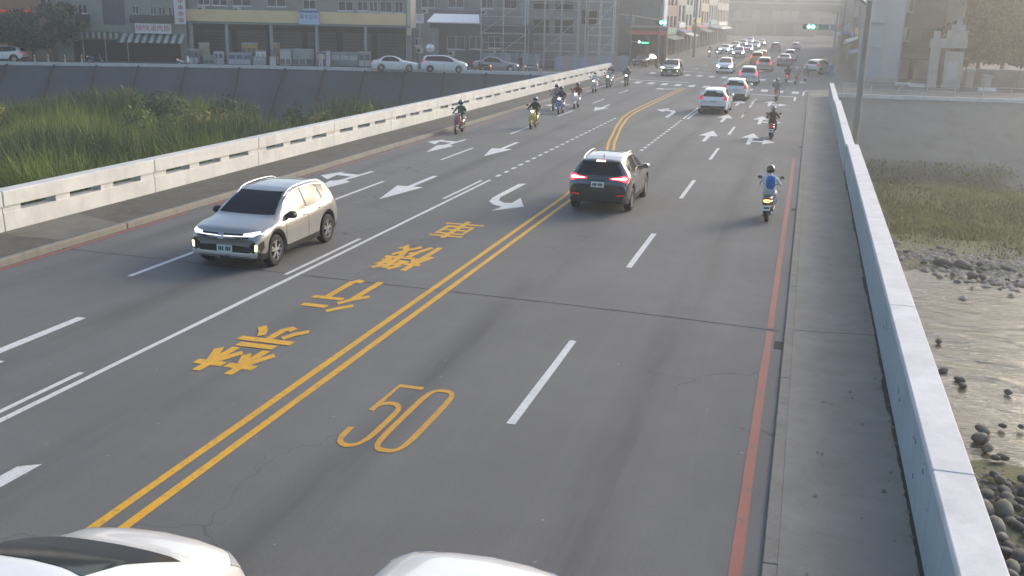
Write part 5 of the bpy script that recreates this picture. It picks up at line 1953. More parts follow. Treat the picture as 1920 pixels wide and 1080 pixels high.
# ------------------------------------------------------------------ far traffic
FAR = 'far queue of oncoming cars with headlamps lit'
srcs = [car_mpv, car_hatch, car_saloon, car_hatch, car_mpv, car_saloon, car_hatch, car_mpv, car_saloon]
ON = {'headlamp_off': M['head_on'], 'headlamp_glass': M['head_on']}
k = 0
for i in range(8):
    lane = (-10.4, -13.6)[i % 2]
    y = 158 + i * 11.5 + (i % 2) * 3
    car_copy(srcs[i], lane, y, pi, 'car number %s back in the far headlamp queue' % ('first second third fourth fifth sixth seventh eighth ninth'.split()[i]), (grey, None, blue_p, black_p, None, grey, black_p, None, grey)[i], FAR, ON)
OUTF = 'cars driving off up the street'
for i, (src, x, y, c, lb) in enumerate(((car_mpv, -6.6, 137, taxi, 'amber lit taxi past the junction, first up the street'), (car_saloon, -3.2, 136, grey, 'grey car next to the taxi past the junction'),
                                        (car_hatch, -6.6, 148, tan, 'beige car ahead of the taxi'), (car_mpv, -2.9, 152, None, 'white car ahead of the grey one past the junction'),
                                        (car_mpv, -6.4, 196, grey, 'grey people carrier far up the street'), (car_hatch, -3.0, 205, None, 'white car farthest up the street'))):
    car_copy(src, x, y, 0, lb, c, OUTF, {'tail_lamp_lit': M['tail_off']} if i > 1 else None)
car_copy(car_hatch, 1.0, 118, radians(-28), 'white car pulling out at the kerb under the right signal', None, None)
p = gnd(1207, 128)
car_copy(car_saloon, p.x - .6, p.y + 5, radians(165), 'black saloon waiting on the side street behind the bright headlamps', black_p)
# ------------------------------------------------------------------ far bank: buildings along the left embankment road
B0 = Vector((-23.4, 95.9, 0))
EX, EN = Vector((.945, .327, 0)), Vector((-.327, .945, 0))
BANG = atan2(.327, .945)


def fx(px_, py_, d):
    """(x, z) on the facade plane d metres behind the bank line"""
    w = ray(px_, py_)
    o_ = Vector((0, 0, CAM_H)) - B0
    t = (d - o_.dot(EN)) / w.dot(EN)
    p = o_ + w * t
    return p.dot(EX), p.z + 0.0


def bpos(x, d, z=0):
    return B0 + EX * x + EN * d + Vector((0, 0, z))


def wall_open(mb, x0, x1, z0, z1, y0, y1, opens, mi=0):
    """slab with rectangular openings, as boxes butted end to end"""
    xs = sorted({x0, x1} | {v for o in opens for v in (o[0], o[1]) if x0 < v < x1})
    for xa, xb in zip(xs, xs[1:]):
        xm = (xa + xb) / 2
        zz = z0
        for o in sorted([o for o in opens if o[0] <= xm <= o[1]], key=lambda o: o[2]):
            if o[2] > zz:
                mb.box(xa, xb, y0, y1, zz, o[2], mi)
            zz = max(zz, o[3])
        if zz < z1:
            mb.box(xa, xb, y0, y1, zz, z1, mi)
    return mb


def window(parent, x0, x1, z0, z1, y, frame, glass, mull=1, rec=.14):
    mb = MB()
    f = .06
    mb.box(x0, x1, y + rec - .03, y + rec + .03, z0, z0 + f)
    mb.box(x0, x1, y + rec - .03, y + rec + .03, z1 - f, z1)
    mb.box(x0, x0 + f, y + rec - .03, y + rec + .03, z0 + f, z1 - f)
    mb.box(x1 - f, x1, y + rec - .03, y + rec + .03, z0 + f, z1 - f)
    for k in range(1, mull + 1):
        xm = x0 + (x1 - x0) * k / (mull + 1)
        mb.box(xm - f / 2, xm + f / 2, y + rec - .03, y + rec + .03, z0 + f, z1 - f)
    w = mb.build('window', frame, parent)
    MB().box(x0 + f * .5, x1 - f * .5, y + rec + .002, y + rec + .02, z0 + f * .5, z1 - f * .5).build('pane', glass, w)
    return w


pl = lambda n_, c, **k: pm('plaster_' + n_, c, .85, var=.16, scale=1.2, dirt=.45, bump=.15, **k)
frame_w, frame_d = pm('frame_white', (.6, .61, .6), .5, var=.05), pm('frame_dark', (.05, .055, .06), .5, var=.1)
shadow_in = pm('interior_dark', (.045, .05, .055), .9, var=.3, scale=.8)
shutter_m = pm('roller_shutter', (.12, .13, .14), .5, .4, var=.15, scale=1.5)
tarp_g, tarp_w, tarp_b, tarp_r = (pm('tarp_' + n_, c, .7, var=.15, scale=2) for n_, c in (('green', (.05, .10, .085)), ('white', (.55, .56, .55)), ('blue', (.05, .09, .26)), ('red', (.35, .05, .05))))


def box_building(name, label, px0, px1, d, h, depth, mat, wins=(), opens=(), frame=frame_w, base=0.0):
    """building whose front spans photo columns px0..px1 on the plane d"""
    x0, x1 = fx(px0, 60, d)[0], fx(px1, 60, d)[0]
    t = thing(name, label, 'building', bpos(x0, d), BANG)
    w = x1 - x0
    L_ = []
    for (a, b_, c, e) in list(wins) + list(opens):
        xa, zb = fx(a, e, d)
        xb, zt = fx(b_, c, d)
        xa, xb = max(.05, xa - x0), min(w - .05, xb - x0)
        L_.append((xa, xb, max(base + .02, zb), zt))
    mb = MB()
    wall_open(mb, 0, w, base, h, 0, .25, L_)
    mb.box(0, .25, .252, depth, base, h)
    mb.box(w - .25, w, .252, depth, base, h)
    mb.box(.252, w - .252, depth - .25, depth, base, h)
    mb.build('wall', mat, t)
    MB().box(.02, w - .02, .3, depth - .02, h - .25, h - .02).build('roof', mat, t)
    acm = pm('ac_casing', (.50, .50, .47), .5, var=.15, dirt=.3)
    for i, o_ in enumerate(L_[:len(wins)]):
        window(t, *o_, 0, frame, M['window'], 1)
        MB().box(o_[0] - .06, o_[1] + .06, -.14, -.002, o_[2] - .08, o_[2] - .002).build('sill', frame, t)
        if i % 2 == 0:
            au = MB().bevbox(o_[0] + .1, o_[0] + .85, -.42, -.16, o_[2] - .72, o_[2] - .14, .03).build('air_conditioner', acm, t)
            MB().lathe_z([(-.005, .2), (.006, .19)], 0, 0, 14).build('fan_grille', M['dark'], au, loc=(o_[0] + .36, -.425, o_[2] - .43)).rotation_euler = (pi / 2, 0, 0)
    for xq in (.35, w - .5):
        MB().tube([(xq, -.09, base), (xq, -.09, h - .3)], .05, 8).build('drain_pipe', pm('pipe_grey', (.3, .3, .29), .6, var=.15), t)
    return t, x0, w, L_


# 1. eatery with striped awning
wins = [(125, 137, 9, 27), (146, 162, 8, 25), (248, 259, 11, 27), (281, 292, 12, 28), (297, 309, 13, 29), (316, 328, 14, 30)]
op = [(140, 338, 78, 117), (194, 231, -20, 46)]
eat, ex0, ew, L_ = box_building('eatery_building', 'grey green eatery building with striped awning and red lettered sign', 105, 349, 9, 7.8, 9, pl('sage', (.27, .285, .25)), wins, op)
a, b_, c, e = L_[6]
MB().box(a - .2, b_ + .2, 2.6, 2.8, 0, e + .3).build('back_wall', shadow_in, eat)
a, b_, c, e = L_[7]
mb = MB()
mb.box(a, b_, .18, .22, c, e)
for k in range(6):
    z = c + (e - c) * k / 6
    mb.box(a, b_, .12, .178, z + .02, z + .06)
mb.build('louvre_panel', pm('slate_panel', (.10, .105, .125), .6, var=.15), eat)
# awning: alternate green and white strips, each its own piece
aw_g, aw_w = pm('awning_green', (.035, .075, .06), .8, var=.1), pm('awning_white', (.42, .44, .42), .8, var=.1)
xa, zt = fx(224, 62, 9)
xb, zb = fx(342, 81, 8)
xa -= ex0
xb -= ex0
n_ = 18
for k in range(n_):
    x_0, x_1 = xa + (xb - xa) * k / n_, xa + (xb - xa) * (k + 1) / n_
    MB().add([(x_0, -.02, zt), (x_1, -.02, zt), (x_1, -1.3, zb), (x_0, -1.3, zb), (x_0, -.02, zt - .04), (x_1, -.02, zt - .04), (x_1, -1.3, zb - .05), (x_0, -1.3, zb - .05)],
             [(0, 3, 2, 1), (4, 5, 6, 7), (3, 7, 6, 2), (0, 4, 7, 3), (1, 2, 6, 5)]).build('awning_strip', (aw_g, aw_w)[k % 2], eat)
xa2, zt2 = fx(138, 59, 9)
xa2 -= ex0
n_ = 16
for k in range(n_):
    x_0, x_1 = xa2 + (xa - xa2) * k / n_, xa2 + (xa - xa2) * (k + 1) / n_
    MB().box(x_0, x_1, -.62, -.56, zt2 - .62, zt2 - .02).build('valance_piece', (aw_g, aw_w)[k % 2], eat)
MB().box(xa2, xa, -.55, -.02, zt2 - .06, zt2 + .04).build('canopy', aw_g, eat)
for k in range(3):
    x_0 = xa2 + 1 + k * 2.2
    MB().tube([(x_0, -.5, 0), (x_0, -.5, zt2 - .1)], .05, 8).build('post', M['steel'], eat)
# planter balconies
for (a, b_, c, e) in ((143, 166, 27, 40), (243, 326, 29, 42)):
    xa_, zb_ = fx(a, e, 8.5)
    xb_, zt_ = fx(b_, c, 8.5)
    MB().bevbox(xa_ - ex0, xb_ - ex0, -.5, -.01, zb_, zt_, .03).build('planter', pm('planter_dark', (.06, .075, .075), .8, var=.2), eat)
# name board and upright sign
xa_, zb_ = fx(254, 62, 8.4)
xb_, zt_ = fx(320, 45, 8.4)
sg = MB().box(xa_ - ex0, xb_ - ex0, -.62, -.5, zb_, zt_).build('name_board', pm('sign_white', (.68, .68, .66), .5, var=.05), eat)
tm = text_mesh('快快滷肉飯', (xb_ - xa_) / 5.15, pm('sign_red', (.42, .03, .04), .5, var=.05))
o = link('lettering', tm, sg)
o.location = ((xa_ + xb_) / 2 - ex0, -.626, (zb_ + zt_) / 2)
o.rotation_euler = (pi / 2, 0, 0)
o['kind'] = 'stuff'
xa_, zb_ = fx(328, 45, 7.8)
xb_, zt_ = fx(346, 0, 7.8)
vs_ = MB().box(xa_ - ex0, xb_ - ex0, -1.25, -1.1, zb_, zt_ + 1).build('upright_sign', pm('sign_white2', (.6, .6, .6), .5, var=.05), eat)
mb = MB()
for k in range(5):
    z0 = zb_ + .15 + k * .62
    xm = (xa_ + xb_) / 2 - ex0 + .12
    for (u0, u1, v0, v1) in ((-.22, .22, .08, .14), (-.22, .22, .34, .40), (-.22, -.16, .08, .4), (.16, .22, .08, .4), (-.03, .03, .0, .5), (-.22, .22, .21, .26)):
        mb.add([(xm + u0, -1.254, z0 + v0), (xm + u1, -1.254, z0 + v0), (xm + u1, -1.254, z0 + v1), (xm + u0, -1.254, z0 + v1)], [(0, 1, 2, 3)])
mb.build('lettering', pm('sign_red', (.42, .03, .04)), vs_)['kind'] = 'stuff'

# 2. long building with tan fascia over an open arcade
d2 = 9.5
wins = [(370, 392, -12, 9), (398, 425, -12, 10), (436, 470, -12, 11), (500, 535, -10, 12), (568, 592, 0, 17), (634, 662, 3, 20), (670, 690, 3, 20), (692, 708, 3, 22), (712, 735, 3, 23), (740, 756, 3, 24)]
op = [(356, 762, 47, 130)]
arc, ax0, awid, L_ = box_building('arcade_building', 'long shop building with tan fascia band over an open dark arcade', 350, 771, d2, 7.6, 12, pl('pale_grey', (.24, .24, .235)), wins, op)
a, b_, c, e = L_[len(wins)]
fz0, fz1 = fx(560, 47, d2)[1], fx(560, 22, d2)[1]
MB().bevbox(.15, awid - .5, -.55, -.003, 4.15, 5.32, .03).build('fascia', pm('tan_panel', (.74, .54, .29), .6, var=.10, scale=.6, dirt=.2), arc)
MB().box(.05, awid - .05, -.75, -.004, 3.95, 4.10).build('gutter', pm('gutter_grey', (.20, .22, .22), .6, var=.1), arc)
MB().box(awid - .42, awid - .04, -.45, -.004, 3.2, 7.55).build('corner_pilaster', pm('cream_paint', (.52, .48, .36), .6, var=.1), arc)
for px_ in (361, 427, 510, 595, 686):
    x_ = fx(px_, 70, d2)[0] - ax0
    MB().bevbox(x_ - .16, x_ + .16, -.42, -.10, 0, 3.95, .02).build('column', pm('column_grey', (.30, .31, .31), .6, var=.15), arc)
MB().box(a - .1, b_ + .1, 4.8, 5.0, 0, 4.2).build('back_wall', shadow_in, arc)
nsh = 6
for k in range(nsh):                                                   # roller shutters at the back of the arcade
    x_0, x_1 = a + (b_ - a) * k / nsh + .3, a + (b_ - a) * (k + 1) / nsh - .3
    mb = MB()
    for q in range(9):
        mb.box(x_0, x_1, 4.72, 4.78, .2 + q * .34, .2 + q * .34 + .30)
    mb.build('shutter', shutter_m, arc)['kind'] = 'stuff'
xa_, zb_ = fx(561, 45, d2 - .7)
xb_, zt_ = fx(598, 20, d2 - .7)
sg = thing('hanging_signboard', 'pale blue signboard with dark blue lettering hung on the tan fascia', 'sign', bpos(xa_, d2 - .85), BANG)
w_ = xb_ - xa_
MB().box(0, w_, 0, .12, zb_, zt_).build('board', pm('sign_paleblue', (.42, .55, .68), .5, var=.08), sg)
MB().box(0, w_, -.004, .0, zt_ - .22, zt_ - .04).build('header_stripe', tarp_b, sg)
o = link('lettering', text_mesh('農木回收', w_ / 4.2, pm('sign_navy', (.03, .06, .2), .5, var=.05)), sg)
o.location = (w_ / 2, -.008, zb_ + (zt_ - zb_) * .52)
o.rotation_euler = (pi / 2, 0, 0)
o['kind'] = 'stuff'

# 3. orange house behind the tree with lantern string
org, ox0, ow, _ = box_building('plaster_house', 'faded orange plaster house behind the broad tree', -120, 104, 11, 9.5, 9, pl('orange', (.36, .20, .12)), [(40, 60, 20, 50), (75, 96, -15, 18)], [])
for k in range(9):
    x_, z_ = fx(4 + k * 6.3, 20 + 2.2 * sin(k * .4), 10.2)
    p = bpos(x_, 10.2, z_)
    mb = MB().lathe_z([(-.14, .05), (-.10, .12), (0, .15), (.10, .12), (.14, .05)], 0, 0, 10)
    o = mb.build('red_lantern', pm('lantern_red', (.6, .06, .03), .6, var=.05, emit=(1, .12, .05), estr=.15), None, smooth=60, loc=p)
    tag(o, 'small red lantern on the string across the orange house', 'lantern', 'red lanterns on one string')
pa, pb = bpos(fx(0, 18, 10.2)[0], 10.2, fx(0, 18, 10.2)[1] + .17), bpos(fx(60, 19, 10.2)[0], 10.2, fx(60, 21, 10.2)[1] + .2)
tag(MB().tube([pa, (pa + pb) / 2 - Vector((0, 0, .06)), pb], .02, 5).build('lantern_wire', M['black']), 'thin wire carrying the red lanterns', 'wire')

# 4. grey site buildings and white roofed shed
sh_, sx0, sw_, _ = box_building('site_shed', 'dark open shed with bright white sloping roof sheet beside scaffolding', 806, 1000, 13, 4.4, 8, pm('shed_dark', (.075, .085, .09), .7, var=.25, scale=.6), [(838, 872, 68, 92), (880, 905, 68, 92), (915, 940, 68, 90)], [])
z_ = 4.55
MB().add([(-.3, -1.3, z_), (fx(899, 30, 13)[0] - sx0, -1.3, z_), (fx(899, 30, 13)[0] - sx0, 2.6, z_ + .85), (.4, 2.6, z_ + .85), (-.3, -1.3, z_ - .06), (fx(899, 30, 13)[0] - sx0, -1.3, z_ - .06), (fx(899, 30, 13)[0] - sx0, 2.6, z_ + .79), (.4, 2.6, z_ + .79)],
         [(0, 1, 2, 3), (7, 6, 5, 4), (0, 4, 5, 1), (3, 2, 6, 7), (1, 5, 6, 2), (0, 3, 7, 4)]).build('roof_sheet', pm('white_sheet', (.72, .72, .75), .4, var=.06), sh_)
hut, hx0, hw, _ = box_building('site_hut', 'small grey lean-to hut between the tan building and white roof', 771, 822, 10.5, 3.9, 5, pl('hut_grey', (.20, .205, .20)), [(778, 790, 72, 86)], [])
back, bx0, bw, _ = box_building('concrete_block', 'plain grey concrete block rising behind the white roofed shed', 774, 1010, 32, 11, 12, pl('block_grey', (.23, .235, .235)), [(790, 815, -8, 14), (840, 870, -8, 14), (900, 925, -6, 16), (945, 970, -6, 16)], [])
for k in range(3):
    MB().box(-.02, bw + .02, -.08, -.003, 3.2 + k * 2.6, 3.4 + k * 2.6).build('floor_band', pm('band_grey', (.30, .30, .30), .7, var=.1), back)
xs_, zs_ = fx(787, 40, 10)
sgn = thing('white_signboard', 'white square signboard on a post above the grey hut', 'sign', bpos(xs_, 10.2), BANG)
MB().tube([(0, .06, 0), (0, .06, zs_ - .1)], .05, 8).build('post', M['steel'], sgn)
MB().box(-.42, .42, -.04, .04, zs_ - .2, zs_ + .75).build('board', pm('sign_white', (.68, .68, .66)), sgn)
mb = MB()
for k in range(3):
    mb.add([(-.3, -.044, zs_ + .1 + k * .2), (.3 - .1 * (k % 2), -.044, zs_ + .1 + k * .2), (.3 - .1 * (k % 2), -.044, zs_ + .16 + k * .2), (-.3, -.044, zs_ + .16 + k * .2)], [(0, 1, 2, 3)])
mb.build('lettering', pm('sign_violet', (.18, .12, .3), .5), sgn)['kind'] = 'stuff'


# scaffolding in front of the half-built block
def scaffold(label, px0, px1, d, zmax, bay=1.9, dep=1.2):
    x0, x1 = fx(px0, 60, d)[0], fx(px1, 60, d)[0]
    t = thing('scaffold', label, 'scaffold', bpos(x0, d), BANG)
    n_ = max(2, round((x1 - x0) / bay))
    lv = int(zmax / 1.75)
    xs = [(x1 - x0) * k / n_ for k in range(n_ + 1)]
    std = MB().tube([(0, 0, 0), (0, 0, zmax)], .045, 6).mesh('standard', SCM, 60)
    for x_ in xs:
        for y_ in (0, dep):
            link('standard', std, t, (x_, y_, 0))
    for l in range(1, lv + 1):
        z_ = l * 1.75
        for y_ in (0, dep):
            MB().tube([(-.2, y_, z_), (x1 - x0 + .2, y_, z_)], .035, 6).build('ledger', SCM, t)
        for k in range(n_):
            MB().box(xs[k] + .03, xs[k + 1] - .03, .15, dep - .15, z_ + .04, z_ + .09).build('plank', pm('plank_grey', (.26, .25, .22), .8, var=.2), t)
            if (k + l) % 2:
                MB().tube([(xs[k], -.05, z_ - 1.7), (xs[k + 1], -.05, z_ - .05)], .03, 6).build('brace', SCM, t)
            MB().tube([(xs[k], 0, z_ - .9), (xs[k + 1], 0, z_ - .9)], .025, 5).build('guard_rail', SCM, t)
    return t


SCM = pm('scaffold_steel', (.52, .54, .55), .5, .2, var=.2)
scaffold('wide steel scaffold standing left of the half built block', 902, 985, 12, 8.8)
scaffold('tall steel scaffold wrapping the half built grey block', 990, 1085, 13.5, 9.2)
scaffold('narrow steel scaffold beside the blue grey tower', 1100, 1152, 13, 9.6, 1.6)
hb, hx, hw_, _ = box_building('half_built_block', 'half built grey concrete block behind the scaffolding', 985, 1160, 17, 10.5, 12, pl('raw_concrete', (.27, .28, .285)), [], [(1000, 1030, -5, 18), (1040, 1075, -5, 20), (1000, 1030, 38, 62), (1040, 1075, 38, 62), (1090, 1120, 20, 45)])
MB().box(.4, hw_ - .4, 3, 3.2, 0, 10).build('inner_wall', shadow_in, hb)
MB().box(.3, hw_ - .3, .3, 11.6, 3.35, 3.55).build('floor_slab', pl('raw_concrete', (.27, .28, .285)), hb)
MB().box(.3, hw_ - .3, .3, 11.6, 6.7, 6.9).build('floor_slab', pl('raw_concrete', (.27, .28, .285)), hb)
# hoarding panels along the site
hoard = thing('site_hoarding', 'row of blue grey hoarding panels below the scaffolding', 'fence', bpos(fx(905, 100, 7.6)[0], 7.6), BANG)
hx1 = fx(1012, 100, 7.6)[0] - fx(905, 100, 7.6)[0]
for k in range(10):
    MB().bevbox(hx1 * k / 10 + .02, hx1 * (k + 1) / 10 - .02, 0, .08, .1, 1.65 + .05 * (k % 2), .01).build('panel', (pm('hoard_blue', (.22, .25, .33), .6, var=.15), pm('hoard_grey', (.28, .30, .31), .6, var=.15), pm('hoard_green', (.16, .21, .20), .6, var=.15))[(k * 7) % 3], hoard)
    if k % 2 == 0:
        MB().tube([(hx1 * k / 10, .12, 0), (hx1 * k / 10, .12, 1.8)], .04, 6).build('post', M['steel'], hoard)
hoard2 = thing('site_hoarding', 'pale violet hoarding panels near the bridge end', 'fence', bpos(fx(1040, 100, 6)[0], 6), BANG)
hx1 = fx(1180, 100, 6)[0] - fx(1040, 100, 6)[0]
for k in range(9):
    MB().bevbox(hx1 * k / 9 + .02, hx1 * (k + 1) / 9 - .02, 0, .08, .1, 1.5 + .12 * (k % 3), .01).build('panel', (pm('hoard_violet', (.30, .30, .40), .6, var=.2), pm('hoard_grey', (.28, .30, .31)), pm('hoard_rose', (.34, .26, .27), .6, var=.15))[(k * 5) % 3], hoard2)

# goods standing before the arcade
GOODS = [  # px0, px1, py_top, depth d, material, name, label
    (372, 390, 80, 7.6, pm('card_tan', (.36, .33, .24), .8, var=.15), 'cardboard_box', 'tan cardboard box on the stacked goods at the arcade end', 'box'),
    (400, 418, 96, 6.6, tarp_w, 'white_crate', 'white lidded crate in front of the arcade', 'crate'),
    (427, 470, 99, 6.4, pm('stall_blue', (.30, .36, .50), .7, var=.12), 'stall_table', 'pale blue draped stall table before the arcade', 'table'),
    (453, 480, 80, 7.8, pm('tarp_ochre', (.38, .29, .08), .8, var=.2), 'ochre_sheet_stack', 'ochre yellow stack of boards leaning in the arcade', 'boards'),
    (479, 497, 95, 6.6, pm('glass_case', (.62, .64, .60), .35, var=.1), 'display_case', 'bright white display case before the arcade', 'case'),
    (474, 497, 106, 6.1, pm('machine_grey', (.33, .35, .33), .6, var=.15), 'grey_machine', 'grey machine with dark hatch under the white display case', 'machine'),
    (512, 522, 80, 7.4, pm('tarp_orange', (.46, .19, .06), .8, var=.15), 'orange_banner_box', 'narrow orange cabinet by the arcade column', 'cabinet'),
    (524, 545, 92, 6.8, pm('shelf_white', (.45, .47, .46), .6, var=.1), 'shelf_unit', 'white shelf unit of dark goods right of the orange cabinet', 'shelf'),
    (548, 585, 92, 7.0, pm('shelf_grey', (.30, .33, .32), .6, var=.25), 'shelf_unit', 'grey green shelf unit in mid arcade', 'shelf'),
    (594, 611, 96, 6.6, pm('crate_violet', (.17, .15, .30), .7, var=.15), 'violet_crate', 'violet crate beside the narrow white banner', 'crate'),
    (611, 618, 95, 6.2, tarp_w, 'white_banner', 'narrow white upright banner before the arcade', 'banner'),
    (620, 672, 98, 7.4, pm('rack_green', (.20, .25, .24), .6, var=.2), 'long_rack', 'long grey green rack right of the white banner', 'rack'),
    (672, 694, 97, 7.0, pm('crate_grey', (.28, .27, .28), .7, var=.2), 'stacked_crates', 'grey stacked crates behind the white saloon', 'crates'),
    (352, 372, 92, 6.8, pm('bin_grey', (.22, .22, .24), .7, var=.2), 'grey_bin', 'grey bin at the left end of the arcade', 'bin'),
    (380, 402, 104, 6.0, pm('bin_sage', (.24, .27, .24), .7, var=.2), 'sage_chest', 'low sage green chest before the arcade left end', 'chest'),
    (505, 516, 106, 6.0, tarp_w, 'white_tub', 'small white tub before the orange cabinet', 'tub')]
for px0, px1, pyt, d, mat, nm, lb, ct in GOODS:
    xa_, zt_ = fx(px0, pyt, d)
    xb_ = fx(px1, pyt, d)[0]
    w_, h_ = xb_ - xa_, max(.5, zt_)
    t = thing(nm, lb, ct, bpos(xa_, d), BANG)
    dp = min(1.2, max(.35, w_ * .6))
    MB().bevbox(0, w_, 0, dp, .08, h_ * .93, .03).build('body', mat, t)
    MB().bevbox(-.03, w_ + .03, -.04, dp + .03, h_ * .932, h_, .015).build('top', pm('lid_pale', (.36, .37, .37), .6, var=.15), t)
    for x_ in (.06, w_ - .06):
        MB().box(x_ - .04, x_ + .04, .05, dp - .05, 0, .078).build('foot', M['black'], t)
    n_ = 2 if w_ < 1.2 else 3
    for k in range(n_):
        for q in range(2):
            a, b_ = w_ * k / n_ + .07, w_ * (k + 1) / n_ - .07
            MB().bevbox(a, b_, -.025, -.003, .16 + (h_ * .38) * q, .16 + (h_ * .38) * q + h_ * .32, .01).build('panel', (mat, pm('panel_dark', (.10, .11, .12), .5, var=.2), pm('panel_pale', (.42, .43, .42), .5, var=.15))[(k * 3 + q * 2 + len(nm)) % 3], t)
# bollards on the bank top
for i, px_ in enumerate((66, 91, 122, 154)):
    p = gnd(px_, 119)
    o = thing('bollard', 'pale concrete bollard, %s of four below the eatery' % ('first second third fourth'.split()[i]), 'bollard', (p.x, p.y, 0), 0, 'bollards on the bank kerb')
    MB().lathe_z([(0, .09), (.75, .085), (.82, .07), (.85, .02)], 0, 0, 10).build('post', pm('bollard_pale', (.42, .42, .38), .7, var=.15), o, smooth=50)
    MB().lathe_z([(.55, .0935), (.65, .0925)], 0, 0, 10).build('band', tarp_r, o, smooth=50)
# round mirror on a post
p = bpos(fx(807, 90, 4)[0], 4)
o = thing('traffic_mirror', 'round pale traffic mirror on a post behind the people carrier', 'mirror', p, BANG)
zc = fx(807, 90, 4)[1]
MB().tube([(0, 0, 0), (0, 0, zc + .3)], .04, 8).build('post', pm('orange_post', (.4, .22, .1), .6), o)
MB().lathe_z([(-.04, .40), (.0, .42), (.04, .36), (.06, .1)], 0, 0, 18).build('mirror_dish', pm('mirror_pale', (.6, .62, .63), .15, .6), o, smooth=50).rotation_euler = (pi / 2, 0, 0)
ALLCH[o.name][-1].location = (0, -.06, zc)

# parked cars and scooters on the embankment road
BR = BANG - pi / 2                                                    # cars look along +EX
def bank_car(src, px_, d, rz, **k):
    q = bpos(fx(px_, 115, d)[0], d)
    if k.get('own'):
        place(src, q.x, q.y, rz)
        return src
    return car_copy(src, q.x, q.y, rz, k['label'], k.get('colr'), None, k.get('extra'))


H_OFF = {'headlamp_lit': M['head_off'], 'tail_lamp_lit': M['tail_off']}
bank_car(car_saloon, 741, 1.6, BR, own=True)
bank_car(car_mpv, 833, 1.5, BR, own=True)
recolor(car_mpv, H_OFF)
bank_car(car_saloon, 930, 4.0, BR, label='grey saloon parked under the scaffolding behind the kerb', colr=grey)
bank_car(car_front, 8, 3.4, BR + pi, label='white car parked under the broad tree', colr=white, extra={'headlamp_glass': M['head_off'], 'chrome': white})
for i, (px_, d, lb) in enumerate(((346, 2.4, 'white parked scooter at the corner of the eatery'), (906, 2.6, 'dark parked scooter behind the grey saloon'), (1000, 3.0, 'parked scooter beside the hoarding panels'), (180, 5.4, 'violet scooter parked under the striped awning'))):
    c = copy_tree(proto)
    p = bpos(fx(px_, 115, d)[0], d)
    place(c, p.x, p.y, BANG + (-1.9, 1.2, -1.6, -1.4)[i], lb, 'scooters parked on the embankment road')
    recolor(c, {base_body.name: (SB('white', (.6, .6, .6)), SB('black', (.02, .02, .022)), SB('grey', (.25, .26, .27)), SB('violet', (.12, .10, .2)))[i], 'headlamp_lit': M['head_off'], 'scooter_red_grey': SB('grey', (.25, .26, .27)),
                'scooter_black': (SB('white', (.6, .6, .6)), SB('black', (.02, .02, .022)), SB('grey', (.25, .26, .27)), SB('violet', (.12, .10, .2)))[i]})
hair_m = pm('hair', (.012, .01, .009), .6, var=.2)
for i, (px_, d, lb, tp) in enumerate(((601, 2.0, 'person in pale shirt standing by the kerb before the arcade', cloth('cream', (.45, .42, .33))), (975, 4.4, 'person in dark jacket standing beside the hoarding', c_black))):
    p = bpos(fx(px_, 115, d)[0], d)
    o = rider(lb, p, BANG + 2.6, tp, c_navy, None, me=STAND, scale=.98)
    MB().loft([(1.60, 0, -.0, .095, .10), (1.66, 0, -.005, .108, .115), (1.73, 0, -.005, .10, .11), (1.78, 0, 0, .06, .07)], 12, 2.2, 0, 'z').build('hair', hair_m, o, smooth=60)


